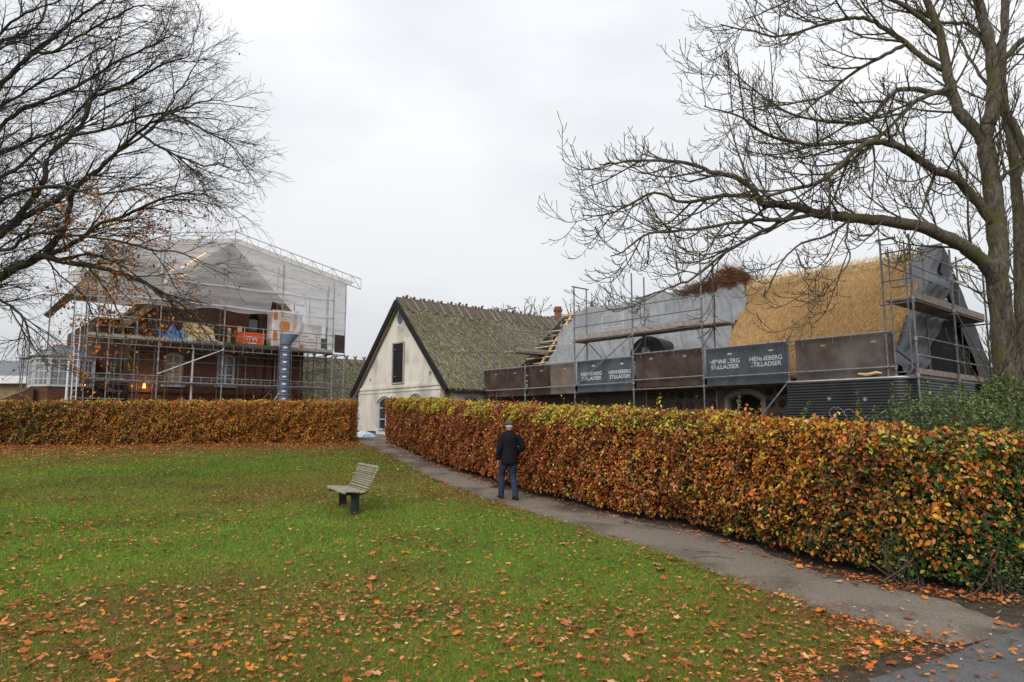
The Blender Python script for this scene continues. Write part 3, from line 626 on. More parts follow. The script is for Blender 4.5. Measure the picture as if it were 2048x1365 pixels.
mb = MB(); mb.prism([P_(s, z, .12) for s, z in circ], -nG * .02); rw = obj('round_window', mb, mat('round_pane', (.10, .12, .15), (.16, .18, .21), 3, .15, spec=.6), cot)
mb = MB(); ring = [P_(rc + (rrad - .02) * math.cos(a), rz + (rrad - .02) * math.sin(a), .08) for a in np.linspace(0, 2 * math.pi, 21)]; mb.tube(ring, .03, 6); obj('frame', mb, window_paint, rw)
# plaster band, plinth
bz = gp(800, 774)[1]
mb = MB(); mb.box(P_(WC / 2, EZ + .02, -.028), E1 * (WC - .02), nG * .055, UP * .16); mb.box(P_(WC / 2, EZ - .22, -.018), E1 * (WC - .02), nG * .035, UP * .05); obj('cornice', mb, render_white, cot)
mb = MB(); mb.box(P_((WC + d0) / 2, zb0 + .12, -.02), E1 * (WC - d0 - .02), nG * .05, UP * .62); obj('plinth', mb, mat('tarred_plinth', (.035, .033, .032), (.09, .085, .08), 5, .9), cot)
# roof
ov = .42; dropz = .42; run = WC / 2
sl = (AZ - EZ) / run
eR, eL = C1 * np.array([1, 1, 0]) + E1 * ov + UP * (EZ - ov * sl + .24), C1 * np.array([1, 1, 0]) - E1 * (WC + ov) + UP * (EZ - ov * sl + .24)
rg = C1 * np.array([1, 1, 0]) - E1 * WC / 2 + UP * (AZ - .02)
b0, b1 = -E2 * .16, E2 * LC
r1_ = thatch('roof', cot, eR + b0, eR + b1, rg + b1, rg + b0, .3, old_thatch_m, straw_m, 34000, OLD, nu=60, nv=24)
thatch('roof', cot, eL + b1, eL + b0, rg + b0, rg + b1, .3, old_thatch_m, straw_m, 3000, OLD, nu=24, nv=14, seed=3)
dR = (eR - rg) / np.linalg.norm(eR - rg); dL = (eL - rg) / np.linalg.norm(eL - rg)
ridge_sticks(r1_, rg + b0 + E2 * .1, rg + b1, 30, dR, dL)
mb = MB(); mb.loft([[p + UP * .16 + dR * .0, p + dR * .62 + UP * .10, p + dR * .7, p, p + dL * .7, p + dL * .62 + UP * .10] for p in [rg + b0 - E2 * .02, rg + b1]]); obj('ridge_cap', mb, mat('ridge_straw', (.085, .068, .048), (.17, .14, .10), 20, .95, bump=.8, stretch=(1, 1, 1)), r1_)
for e in (eR, eL):
    mb = MB(); mb.bar(e - E2 * .21 + UP * -.06 - (rg - e) * .015, rg - E2 * .21 + UP * -.10, .07, .29); obj('bargeboard', mb, black_timber, cot)

# ------------------------------------------------------------------ rear barn with thatch
RP = np.array([-10.5, 46.0, 0.]); rb = thing('rear_barn', RP + UP * 1.2, 'low white barn with long mossy thatched roof behind the cottage', 'barn')
EZ2 = zat(806, 46.); AZ2 = zat(716, 46 + 3.2)
mb = MB(); mb.box(RP - E2 * 1 - E1 * .2 + UP * ((EZ2 + .3 + .9) / 2), E2 * 19.8, E1 * .4, UP * (EZ2 + .3 - .9)); obj('wall', mb, render_white, rb)
e_ = RP + E1 * .4 + UP * EZ2; r_ = RP - E1 * 4.2 + UP * AZ2; e2_ = RP - E1 * 8.8 + UP * EZ2
r2_ = thatch('roof', rb, e_ - E2 * 11, e_ + E2 * 9, r_ + E2 * 9, r_ - E2 * 11, .3, old_thatch_m, straw_m, 12000, OLD, wd=.02, seed=9, nu=50)
mb = MB(); mb.prism([e2_ - E2 * 11, e2_ + E2 * 9, r_ + E2 * 9 - UP * .05, r_ - E2 * 11 - UP * .05], np.array([0, 0, -.2])); obj('roof', mb, old_thatch_m, rb)
sdA = (e_ - r_) / np.linalg.norm(e_ - r_); sdB = (e2_ - r_) / np.linalg.norm(e2_ - r_)
ridge_sticks(r2_, r_ - E2 * 8, r_ + E2 * 8, 20, sdA, sdB, ln=1.0)

# ------------------------------------------------------------------ stone barn on the right
U0, U1, V0, V1 = -18.3, -.5, 1.3, 9.5; VM = (V0 + V1) / 2; ZE = 3.22; ZR = zat(503, uv(U1, VM)[1])
barn = thing('stone_barn', uv((U0 + U1) / 2, VM, .9), 'fieldstone barn with half finished golden reed roof and grey tarpaulins', 'barn')
stone_m = mat('fieldstone', (.035, .030, .026), (.085, .072, .06), 5, .9, bump=.4, rnd=.45)  # stone colour darkened to carry the shadow under the barn front
mortar_m = mat('lime_mortar', (.10, .085, .07), (.16, .135, .11), 12, .95, bump=.3)  # mortar darkened likewise, that shadow is in the colour
aw0, aw1 = None, None
def bpl(px, py): return onplane(px, py, uv(0, V0), E1)
aw0, az = bpl(1463, 830); aw1, _ = bpl(1523, 830); azt = bpl(1490, 790)[1]
wall('wall', uv(0, V0), E1, [(U0, .2), (U1, .2), (U1, ZE + .5), (U0, ZE + .5)], [arch(aw0, aw1, azt - .9, azt, .22)], .4, -E2, mortar_m, barn)
mb = MB(); mb.box(uv((aw0 + aw1) / 2, V0 + .35, azt - .4), E1 * (aw1 - aw0 + .4), E2 * .05, UP * 1.4); obj('window', mb, interior_shade, barn)
ap = arch(aw0 - .13, aw1 + .13, azt - .9, azt + .13, .24)[1:]
mb = MB(); mb.tube([uv(s, V0 - .03, z) for s, z in ap] + [uv(aw0 - .13, V0 - .03, azt - .9)], .11, 6); obj('arch_surround', mb, mat('pale_stone', (.26, .22, .18), (.36, .31, .26), 8, .9, bump=.3), barn)
wl = barn.children[0]
srng = random.Random(5)
for row in range(6):
    s = U0 + .3; z = .75 + row * .40
    while s < U1 - .3:
        ww = srng.uniform(.30, .62); hh = srng.uniform(.26, .36); c = s + ww / 2
        if not (aw0 - .3 < c < aw1 + .3 and z < azt + .25) and c > -9.5:
            n = srng.randint(6, 8); poly = []
            for k in range(n):
                a = 2 * math.pi * (k + srng.uniform(-.2, .2)) / n; rr = srng.uniform(.85, 1.05); poly.append((c + ww * .46 * rr * math.copysign(abs(math.cos(a)) ** .8, math.cos(a)), z + hh * .46 * rr * math.copysign(abs(math.sin(a)) ** .8, math.sin(a))))
            mb = MB(); f = [uv(p[0], V0 - .002, p[1]) for p in poly]; bk = [uv(c + (p[0] - c) * .75, V0 - .055, z + (p[1] - z) * .75) for p in poly]; mb.loft([f, bk]); obj('stone', mb, stone_m, wl)
        s += ww + .04
mb = MB(); mb.box(uv((U0 + U1) / 2, V1 - .2, 1.9), E1 * (U1 - U0), E2 * .4, UP * 3.2); obj('wall', mb, mortar_m, barn)
# gable of black corrugated sheet
mb = MB(); nrib = 64; top = lambda v: ZE + .2 + (ZR - ZE - .75) * (1 - abs(v - VM) / (VM - V0 + .1)); vv = np.linspace(V0, V1, nrib * 2 + 1)
mb.add([uv(U1 + (.045 if (i // 1) % 2 else 0), v, .6) for i, v in enumerate(vv)] + [uv(U1 + (.045 if i % 2 else 0), v, top(v)) for i, v in enumerate(vv)], [(i, i + 1, i + 1 + len(vv), i + len(vv)) for i in range(len(vv) - 1)])
corr_m = mat('black_corrugated_sheet', (.010, .010, .011), (.020, .020, .022), 3, .5, bump=.1)
obj('gable_sheeting', mb, corr_m, barn)
# thatch
eb = lambda u: uv(u, V0 - .45, ZE); ebk = lambda u: uv(u, V1 + .45, ZE); rgb_ = lambda u: uv(u, VM, ZR)
UT = -7.4
nt_ = thatch('roof', barn, eb(UT + 1.3), eb(U1 - .05), rgb_(U1 - .05), rgb_(UT), .38, new_thatch_m, straw_m, 80000, NEW, sl=(.06, .20), wd=.008, lump=.05, seed=4, cv=.25, lift=.10, nu=50, nv=36, curve=-.10)
tag(nt_, 'new golden reed thatch slope')
thatch('roof', barn, ebk(U1), ebk(U0), rgb_(U0), rgb_(U1), .35, old_thatch_m, straw_m, 0, OLD, nu=20, nv=12)
under = thatch('roof_boarding', barn, eb(U0) - UP * .05, eb(UT + 1.6) - UP * .05, rgb_(UT + .5) - UP * .1, rgb_(U0) - UP * .1, .25, interior_shade, straw_m, 0, OLD, nu=10, nv=8)
# pale straw fringe standing on the new ridge
n = 2600; a = rng.random(n); P = rgb_(UT)[None] * (1 - a[:, None]) + rgb_(U1)[None] * a[:, None] + rng.normal(0, .06, (n, 3)) + UP * .02
P = P - E2 * rng.uniform(-.15, .55, (n, 1)); P[:, 2] = ZR + .10 - np.abs((P - rgb_(0)) @ E2) * .9 + rng.normal(0, .03, n)
d = UP * rng.uniform(.35, 1, (n, 1)) + E2 * rng.uniform(.2, .9, (n, 1)) + E1 * rng.normal(.25, .35, (n, 1)); ln_ = rng.uniform(.06, .26, (n, 1)); s = E1 * .010
V = np.stack([P - s, P + s, P + d * ln_ + s * .3, P + d * ln_ - s * .3], 1); cl = np.array([(.62, .45, .22), (.72, .56, .33), (.48, .30, .11)])[rng.integers(0, 3, n)] * rng.uniform(.7, 1.2, (n, 1))
tag(link('ridge_straw', npmesh('ridge_straw', V.reshape(-1, 3), np.arange(4 * n), np.full(n, 4), np.repeat(cl, 4, 0)), straw_m, nt_), kind='stuff')
# dark reed bundle left on the ridge
n = 4200; u = UT + .1 - 3.5 * rng.beta(1.1, 1.6, n); hgt = np.interp(u, [UT - 3.4, UT - 2.6, UT - 1.6, UT - .7, UT + .1], [.12, .42, .55, 1.0, .55])
P = np.stack([uv(ui, VM) for ui in u]) - E2 * rng.uniform(-.4, .5, (n, 1)) + UP * (ZR - .25 + rng.random((n, 1)) * hgt[:, None])
d = E1 * rng.normal(-.25, .75, (n, 1)) + UP * rng.normal(.40, .6, (n, 1)) - E2 * rng.normal(.3, .5, (n, 1)); ln_ = rng.uniform(.15, .5, (n, 1)); s = UP * .014
V = np.stack([P - s, P + s, P + d * ln_ + s * .3, P + d * ln_ - s * .3], 1); cl = np.array([(.11, .045, .022), (.075, .033, .02), (.15, .062, .028), (.21, .10, .045)])[rng.integers(0, 4, n)]
tag(link('reed_bundle', npmesh('reed_bundle', V.reshape(-1, 3), np.arange(4 * n), np.full(n, 4), np.repeat(cl, 4, 0)), straw_m, barn), kind='stuff')
# grey tarpaulin over the unfinished slope
def wr(a, b, k=0.):                           # folds
    q = 14 * a + 7 * b + 1.6 * math.sin(3.1 * b + 2.2 * a + k); r_ = 31 * a + 13 * b + 2.4 * math.sin(4.3 * a - 2 * b)
    return .20 * (1 - abs(math.sin(q))) ** 2 * (.3 + .7 * math.sin(5 * a + 3 * b) ** 2) + .11 * (1 - abs(math.sin(r_))) ** 2 + .05 * math.sin(5 * a - 4 * b + k) + .03 * (1 - abs(math.sin(17 * b - 6 * a)))
nrm_f = np.cross(E1, (rgb_(0) - eb(0))); nrm_f /= np.linalg.norm(nrm_f); nrm_f = nrm_f if nrm_f[2] > 0 else -nrm_f
def ftarp(a, b):
    ua = -16.0 - .9 * b + .25 * math.sin(7 * b); ub = UT + 1.45 * (1 - b) + .18 * math.sin(11 * b) + .1; u = ua + (ub - ua) * a
    p = eb(u) * (1 - b) + rgb_(u) * b
    sag = -.18 * math.sin(math.pi * a * 2.6) * b
    dm = .75 * math.exp(-((u + 9.3) / .75) ** 2) * max(0, 1 - abs(b - .22) / .28)
    return p + nrm_f * (.12 + wr(a * 2.4, b)) + UP * (sag * .4 + dm * .5) - E2 * dm * .9
mb = MB(); mb.grid(ftarp, 190, 70); tag(obj('tarpaulin', mb, tarp, barn, smooth=True), 'grey tarpaulin over the unfinished slope')
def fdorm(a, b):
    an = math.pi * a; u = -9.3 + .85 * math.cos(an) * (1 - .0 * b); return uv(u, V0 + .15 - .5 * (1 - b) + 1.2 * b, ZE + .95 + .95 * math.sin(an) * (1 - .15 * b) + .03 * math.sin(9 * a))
mb = MB(); mb.grid(fdorm, 18, 5); mb.add([fdorm(i / 18, 0) for i in range(19)], [tuple(range(19))]); tag(obj('dormer_shade_cover', mb, tarp_shade_black, barn, smooth=False), 'eyebrow dormer with its shaded opening painted black')  # black stands in for the shaded opening under the tarpaulin hump
# flap of tarp hanging on the near gable
def fflap(a, b):
    v = VM + .15 - (VM - V0 + .35) * a; z = ZR + .16 - (ZR - ZE + .1) * a ** 1.03; wdt = 1.0 + .9 * math.sin(math.pi * min(a * 1.1, 1)) + .25 * math.sin(9 * a)
    if b < .3: u = U1 - .55 + .75 * (b / .3); dn_ = 0; iv = 0
    else: u = U1 + .2 + .02; iv = wdt * (b - .3) / .7
    f = .05 * math.sin(15 * a * (1 + .2 * b) + 6 * b) + .04 * math.sin(29 * a + 11 * b) + .03 * math.sin(31 * b + 3 * a)
    return uv(u + f, v + iv * .75, z - iv * .55 + .06) + nrm_f * .06
mb = MB(); mb.grid(fflap, 60, 30); obj('tarpaulin', mb, tarp_dark, barn, smooth=True)
def fblk(a, b):
    v = VM + .2 + (V1 + .5 - VM) * a; z = ZR + .1 - (ZR - ZE) * a; return uv(U1 - .5 + .75 * b, v + .02 * math.sin(20 * a), z + .05 + .03 * math.sin(17 * a + 5 * b))
mb = MB(); mb.grid(fblk, 30, 6); mb.grid(lambda a, b: np.array(fblk(a, 1)) + UP * (-.9 * b - .4 * b * a) - E2 * (.55 * b) + E1 * .02 * math.sin(24 * a), 30, 6); obj('tarpaulin', mb, tarp_shade_black, barn, smooth=True)
# battens: bare ends toward the cottage and at the near gable
for k in range(13):
    b = .10 + .86 * k / 12; l0 = random.uniform(-18.2, -17.2); p0 = eb(l0) * (1 - b) + rgb_(l0) * b + nrm_f * .05; p1 = eb(-15.6) * (1 - b) + rgb_(-15.6) * b + nrm_f * .05
    obj('batten', MB().bar(p0, p1, .05, .06, up=nrm_f), lath, barn)
for l0 in (-17.6,):
    obj('rafter', MB().bar(eb(l0 + 1.2) + nrm_f * -.04, rgb_(l0) + nrm_f * -.04, .09, .12, up=nrm_f), lath, barn)
for k, (z, v0, v1, du) in enumerate([(ZR - .75, VM - .2, VM + 1.0, .5), (ZR - 1.05, VM - .3, VM + 1.5, .9), (ZR - 1.75, VM - .6, VM + .3, .3), (ZR - 2.0, VM - .8, VM + .4, .3), (ZR - 2.35, VM - .9, VM + 2.6, .8), (ZR - .35, VM + .6, VM + 2.6, .9)]):
    obj('batten', MB().bar(uv(U1 + .1, v0, z - .05), uv(U1 + du * .5, v1, z + .10), .06, .07), lath, barn)

# ------------------------------------------------------------------ far brick house with chimney, grey hall at the left
red_roof = mat('red_roof_tile', (.20, .055, .03), (.32, .10, .055), 9, .85, bump=.3)
brick_far = mat('far_brick', (.16, .06, .04), (.25, .11, .075), 14, .9)
Y_ = 72.; fh = thing('brick_house_far', at(1105, 800, Y_) * np.array([1, 1, 0]) + UP * 1.2, 'red tiled house with brick chimney behind the thatched cottage ridge', 'house')
fa, fb, fc = at(1080, 640, Y_), at(1150, 640, Y_), zat(633, Y_)
mb = MB(); mb.box(np.array([(fa[0] + fb[0]) / 2, Y_ + 4, (1.2 + fa[2] - 2.5) / 2]), (14, 0, 0), (0, 8, 0), (0, 0, fa[2] - 2.5 - 1.2)); obj('wall', mb, brick_far, fh)
cx = (fa[0] + fb[0]) / 2
mb = MB(); mb.prism([np.array([cx - 7.4, Y_ - .5, fa[2] - 2.6]), np.array([cx - 7.4, Y_ + 8.5, fa[2] - 2.6]), np.array([cx - 7.4, Y_ + 4, fc + .6])], (14.8, 0, 0)); ro2 = obj('roof', mb, red_roof, fh)
cc_ = at(1116, 640, Y_ + 4); mb = MB(); mb.box(np.array([cc_[0], Y_ + 4, zat(632, Y_ + 4)]), (.75, 0, 0), (0, .75, 0), (0, 0, 2.0)); mb.box(np.array([cc_[0], Y_ + 4, zat(621, Y_ + 4)]), (.95, 0, 0), (0, .95, 0), (0, 0, .25)); obj('chimney', mb, brick_far, ro2)
Y_ = 52.; gh = thing('grey_hall', at(20, 800, Y_) * np.array([1, 1, 0]) + UP * 1.2, 'long hall with dark grey roof and white fascia beyond the clipped hedge', 'building')
zf, ze, zr = zat(768, Y_), zat(753, Y_), zat(722, Y_ + 4); xa, xb = at(-260, 750, Y_)[0], at(97, 750, Y_)[0]
mb = MB(); mb.box(((xa + xb) / 2, Y_ + 4, (1 + zf) / 2), (xb - xa, 0, 0), (0, 8, 0), (0, 0, zf - 1)); obj('wall', mb, mat('ochre_render', (.22, .16, .08), (.33, .25, .14), 3, .9), gh)
mb = MB(); mb.box(((xa + xb) / 2, Y_ - .35, (zf + ze) / 2), (xb - xa + .6, 0, 0), (0, .5, 0), (0, 0, ze - zf)); obj('fascia', mb, white_paint, gh)
mb = MB(); mb.prism([(xa - .3, Y_ - .6, ze), (xa - .3, Y_ + 4, zr), (xa - .3, Y_ + 9, ze)], (xb - xa + .6, 0, 0)); obj('roof', mb, lead, gh)
# ================================================================== SCAFFOLDS ON THE STONE BARN
TR = .030
Zd1, Zd2 = 2.98, 5.10
def brd(parent, name, p0, p1, wd, ht, m, up=UP): return obj(name, MB().bar(p0, p1, wd, ht, up), m, parent)
def textmesh(name, body, size, m, parent, origin, xdir, ndir, spacing=1.0):
    cu = bpy.data.curves.new('t', 'FONT'); cu.body = body; cu.size = size; cu.align_x = 'CENTER'; cu.align_y = 'CENTER'; cu.extrude = .001; cu.offset = size * .016; cu.space_line = .92; cu.space_character = spacing
    to = bpy.data.objects.new('t', cu); COL.objects.link(to); dg = bpy.context.evaluated_depsgraph_get(); me = bpy.data.meshes.new_from_object(to.evaluated_get(dg)); bpy.data.objects.remove(to)
    yv = np.cross(ndir, xdir); V = np.array([v.co[:] for v in me.vertices]); V = origin + V[:, :1] * xdir + V[:, 1:2] * yv + V[:, 2:3] * ndir
    me.vertices.foreach_set('co', V.astype(np.float32).ravel()); return link(name, me, m, parent)
letter_m = mat('stencil_paint', (.50, .52, .54), (.66, .68, .70), 6, .7)
worn_m = mat('worn_stencil_paint', (.085, .097, .110), (.60, .62, .64), 4.5, .7, lo=.34, hi=.40, detail=1)

bs = thing('barn_scaffold', uv(-9.2, .4, .9), 'tubular steel scaffold with plywood hoarding along the stone barn front', 'scaffold')
SU = [-18.42 + 3.07 * k for k in range(7)]
tops = {0: zat(702, uv(SU[0], 0)[1]), 1: 4.35, 2: zat(573, uv(SU[2], 0)[1]), 3: zat(547, uv(SU[3], 0)[1]), 4: zat(512, uv(SU[4], 0)[1]), 5: 4.32, 6: 4.32}
for k, u in enumerate(SU):
    zg = float(g(uv(u, 0)[1]))
    tubeobj('standard', uv(u, 0, zg), uv(u, 0, tops[k]), TR, steel_dark, bs)
    tubeobj('standard', uv(u, .75, zg), uv(u, .75, tops[k] - .05 if k in (0, 2, 3, 4) else Zd1), TR, steel_dark, bs)
    tubeobj('transom', uv(u, -.05, Zd1 - .06), uv(u, .85, Zd1 - .06), .025, steel_dark, bs)
    if k in (2, 3, 4):
        tubeobj('transom', uv(u, -.05, Zd2 - .05), uv(u, .85, Zd2 - .05), .025, steel_dark, bs)
        obj('bracket', MB().tube([uv(u, .02, Zd2 - .75), uv(u, .7, Zd2 - .08)], .02, 6), steel_dark, bs)
    if k in (0, 2): tubeobj('transom', uv(u, -.12, tops[k] - .03), uv(u, .87, tops[k] - .03), .03, steel_dark, bs)
    for z in (Zd1, Zd1 + .25, Zd1 + 1.22) + ((Zd2, Zd2 + 1) if k in (2, 3, 4) else ()):
        obj('coupler', MB().tube([uv(u, 0, z - .05), uv(u, 0, z + .05)], .048, 8), steel, bs)
panels = [('b', 'b'), ('b', 'l'), ('g', 'g'), ('b', 'b'), ('g2', 'g2'), ('b2', 'b2')]
lightply = mat('faded_brown_plywood', (.13, .095, .08), (.21, .165, .145), 2.5, .6, bump=.1)
midply = mat('dusty_brown_plywood', (.085, .060, .050), (.15, .115, .10), 1.8, .6, bump=.15, c3=(.19, .16, .145), scale3=1.1, rnd=.15)
for k in range(6):
    ua, ub = SU[k] + .07, SU[k + 1] - (.05 if k < 5 else 0)
    if k == 5: ua += .12
    dz = .07 if k == 3 else 0
    zA, zB = Zd1 - .02 + dz, Zd1 + 1.25 + dz
    if k == 5: zA -= .05
    for j in range(2):
        a, b = ua + (ub - ua) * j / 2, ua + (ub - ua) * (j + 1) / 2; t = panels[k][j]; m = {'b': brownply, 'l': lightply, 'g': greyply, 'g2': greyply, 'b2': midply}[t]
        dv = .075 + .012 * j
        zj = random.uniform(-.02, .02)
        p = obj('hoarding_panel', MB().box(uv((a + b) / 2, dv, (zA + zB) / 2 + zj), E1 * (b - a - .008), E2 * .018, UP * (zB - zA)), m, bs)
        # grip slot near the top edge
        hs = uv((a + b) / 2 + random.uniform(-.1, .2), dv - .013, zB - .22 + zj); obj('grip_slot', MB().loft([[hs + E1 * .085 * math.cos(q) + UP * .028 * math.sin(q) - E2 * o for q in np.linspace(0, 2 * math.pi, 11)[:-1]] for o in (0, .004)]), mat('slot_light', (.42, .34, .24)) if t[0] != 'g' else letter_m, p)
        for hx in (.18, .82):
            hp = uv(a + (b - a) * hx, dv - .03, zB + .02 + zj); obj('hook', MB().tube([hp + E2 * .05, hp, hp - UP * .20], .012, 5), steel if t[0] != 'g' else steel_dark, p)
        if t in ('g', 'g2'):
            lm = letter_m if t == 'g' else worn_m
            textmesh('lettering', 'HENNEBERG\nSTILLADSER', .20, lm, p, uv((a + b) / 2 + (.05 if t == 'g' else -.02), dv - .0125, (zA + zB) / 2 + (.0 if t == 'g' else .08)), E1, -E2)
    tubeobj('guard_rail', uv(SU[k], -.045, zB + .0), uv(SU[k + 1], -.045, zB + .0), .022, steel, bs)
    tubeobj('guard_rail', uv(SU[k], -.045, Zd1 + .27 + dz), uv(SU[k + 1], -.045, Zd1 + .27 + dz), .024, steel, bs)
    brd(bs, 'deck_board', uv(SU[k] + .02, .24, Zd1), uv(SU[k + 1] - .02, .24, Zd1), .32, .05, deckwood); brd(bs, 'deck_board', uv(SU[k] + .02, .58, Zd1), uv(SU[k + 1] - .02, .58, Zd1), .32, .05, deckwood)
for k in (2, 3):
    a, b = SU[k], SU[k + 1] + (.9 if k == 3 else 0)
    for v in (.2, .55): brd(bs, 'deck_board', uv(a + .02, v, Zd2), uv(b - .02, v, Zd2), .33, .06, deckwood)
    brd(bs, 'toe_board', uv(a + .03, -.01, Zd2 + .13), uv(SU[k + 1] - .03, -.01, Zd2 + .13), .03, .17, toewood)
    for h in (.55, 1.05): tubeobj('guard_rail', uv(a, -.04, Zd2 + h), uv(SU[k + 1], -.04, Zd2 + h), .02, steel_dark, bs)
tubeobj('brace', uv(SU[2], -.07, Zd1 + .2), uv(SU[3], -.07, Zd2 - .05), .024, steel, bs)
tubeobj('brace', uv(SU[2] + .15, .75, Zd2 - .1), uv(SU[2] + 1.0, 1.25, Zd1 + .9), .022, steel_dark, bs)
tubeobj('brace', uv(SU[4] + 1.0, -.07, .7), uv(SU[5], -.07, Zd1), .026, steel, bs)
tubeobj('ledger', uv(SU[4], .02, .95), uv(SU[5], .02, .95), .024, steel, bs)
# ladder-like end guards at the left end frame (double rails)
fr = MB()
for h in (.5, 1.0): fr.tube([uv(SU[2] + .9, .72, Zd2 + h), uv(SU[2] + 2.0, .72, Zd2 + h)], .016, 6)
for uu in (.9, 2.0): fr.tube([uv(SU[2] + uu, .72, Zd2), uv(SU[2] + uu, .72, Zd2 + 1.0)], .016, 6)
obj('end_guard', fr, alu, bs)

# gable scaffold
gs = thing('gable_scaffold', uv(.2, 4, .7), 'two level steel scaffold around the near gable of the stone barn', 'scaffold')
GV = [0, 3.3, 6.55]; ztg = zat(468, uv(.55, 0)[1])
for k, v in enumerate(GV):
    for u, lab in ((-.2, 0), (.55, 1)):
        zt = ztg if k == 0 else zat(500 if k == 1 else 514, uv(u, v)[1])
        z0 = float(g(uv(u, v)[1])) if lab else Zd1
        if k == 2 and not lab: z0 = .7
        tubeobj('standard', uv(u, v, z0), uv(u, v, zt), TR, steel_dark, gs)
    for z in (Zd1 - .06, Zd2 - .1): tubeobj('transom', uv(-.3, v, z), uv(.62, v, z), .025, steel_dark, gs)
    for z in (Zd1, Zd1 + 1, Zd2, Zd2 + 1): obj('coupler', MB().tube([uv(.55, v, z - .05), uv(.55, v, z + .05)], .048, 8), steel, gs)
tubeobj('transom', uv(-.3, 0, ztg - .03), uv(.2, 0, ztg - .03), .03, steel_dark, gs)
tubeobj('transom', uv(-.35, 6.55, zat(514, uv(0, 6.55)[1]) - .2), uv(.3, 6.55, zat(514, uv(0, 6.55)[1])), .03, steel_dark, gs)
for k in range(2):
    a, b = GV[k], GV[k + 1]
    for u in (0, .33): brd(gs, 'deck_board', uv(u, a + .02, Zd2), uv(u, b - .02, Zd2), .31, .06, deckwood); brd(gs, 'deck_board', uv(u, a + .02, Zd1), uv(u, b - .02, Zd1), .31, .05, deckwood)
    brd(gs, 'toe_board', uv(.5, a + .04, Zd2 + .13), uv(.5, b - .04, Zd2 + .13), .03, .20, toewood)
    brd(gs, 'toe_board', uv(.5, a + .04, Zd1 + .13), uv(.5, b - .04, Zd1 + .13), .03, .16, toewood)
    for z in (Zd1 + .55, Zd1 + 1.05, Zd2 + .9, Zd2 + 1.35): tubeobj('guard_rail', uv(.60, a, z), uv(.60, b, z), .021, steel, gs)
    tubeobj('guard_rail', uv(-.2, a, Zd2 + 1.1), uv(-.2, b, Zd2 + 1.1), .02, steel_dark, gs)
for z in (Zd2 + .55, Zd2 + 1.35): tubeobj('guard_rail', uv(-.2, -.04, z), uv(.55, -.04, z), .021, steel_dark, gs)
tubeobj('brace', uv(.62, GV[1], Zd2 - .1), uv(.62, GV[2], Zd1 + .1), .022, steel, gs)
tubeobj('brace', uv(-.1, GV[0] + .3, Zd1 + .8), uv(-.1, GV[1], Zd1 + .05), .03, steel_dark, gs)
# drop gate frames hanging at the corner
for z0_, v_ in ((Zd1 + .1, -.06), (Zd2 - .9, -.06), (Zd2 + .35, -.06)):
    ug, zz = .0, z0_
    obj('gate_frame', MB().tube([uv(.02, v_, zz + 1.1), uv(.02, v_, zz + .1), uv(.06, v_, zz), uv(.40, v_, zz), uv(.44, v_, zz + .1), uv(.44, v_, zz + 1.25)], .02, 6), steel_dark, gs)
# scaffold by the cottage side
cs_ = thing('cottage_scaffold', uv(-17.2, 2.2, 1.1), 'small steel scaffold with one raised deck beside the cottage thatch', 'scaffold')
CV = [.63, 3.75]
for v in CV:
    zt = zat(617 if v < 1 else 631, uv(-17.2, v)[1])
    for u in (-17.55, -16.8): tubeobj('standard', uv(u, v, 1.0), uv(u, v, zt), TR, steel_dark, cs_)
    tubeobj('transom', uv(-17.6, v, zt - .03), uv(-16.7, v, zt - .03), .03, steel_dark, cs_)
    tubeobj('transom', uv(-17.6, v, Zd2 - .06), uv(-16.7, v, Zd2 - .06), .025, steel, cs_)
    fr = MB(); fr.tube([uv(-17.5, v + .05, Zd2 + .5), uv(-16.85, v + .05, Zd2 + .5), uv(-16.85, v + .05, Zd2 + 1.05), uv(-17.5, v + .05, Zd2 + 1.05), uv(-17.5, v + .05, Zd2 + .5)], .018, 6); obj('end_guard', fr, steel, cs_)
for u in (-17.35, -17.0): brd(cs_, 'deck_board', uv(u, CV[0] - .05, Zd2), uv(u, CV[1] + .2, Zd2), .31, .06, toewood)
for z in (.5, 1.0):
    for u in (-16.78, -17.57): tubeobj('guard_rail', uv(u, CV[0], Zd2 + z), uv(u, CV[1], Zd2 + z), .02, steel, cs_)
brd(cs_, 'toe_board', uv(-16.83, CV[0], Zd2 + .12), uv(-16.83, CV[1], Zd2 + .12), .03, .15, toewood)

# black corrugated sheeting round the scaffold foot
cf = thing('corrugated_screen', uv(-.5, .4, .5), 'black corrugated plastic screen around the foot of the barn scaffold', 'screen')
plan = [uv(-3.1, -.13)] + [uv(x, -.13) for x in np.linspace(-2, -.3, 4)]
for a in np.linspace(0, math.pi / 2, 7): plan.append(uv(-.12 + .57 * math.sin(a), -.13 + .57 * (1 - math.cos(a))))
plan += [uv(.45, v) for v in np.linspace(1.0, 5.1, 6)]
pl = np.array(plan); tg = np.gradient(pl, axis=0); tg /= np.linalg.norm(tg, axis=1, keepdims=True); on = np.cross(tg, UP)
if np.dot(on[0], -E2) < 0: on = -on
ztop = 2.93; pitch_ = .082; zs = np.arange(.35, ztop, pitch_ / 4)
rows = []
for i, z in enumerate(zs): rows.append([pl[j] + on[j] * (.013 * math.sin(2 * math.pi * z / pitch_)) + UP * z for j in range(len(pl))])
rows[0] = rows[0]
corr_black = mat('black_ribbed_plastic', (.016, .0165, .018), (.030, .031, .033), 2, .38, bump=.05, spec=.5)
def seg(i0, i1, nm='sheet'):
    mb = MB(); mb.loft([r[i0:i1 + 1] for r in rows], cap=False, closed=False); return obj(nm, mb, corr_black, cf, smooth=True)
seg(0, 2); seg(2, 4); sh = seg(4, 10); seg(10, len(pl) - 1)
mb = MB(); mb.tube([p + UP * (ztop + .02) for p in pl], .028, 8); obj('top_rail', mb, alu, cf, smooth=True)
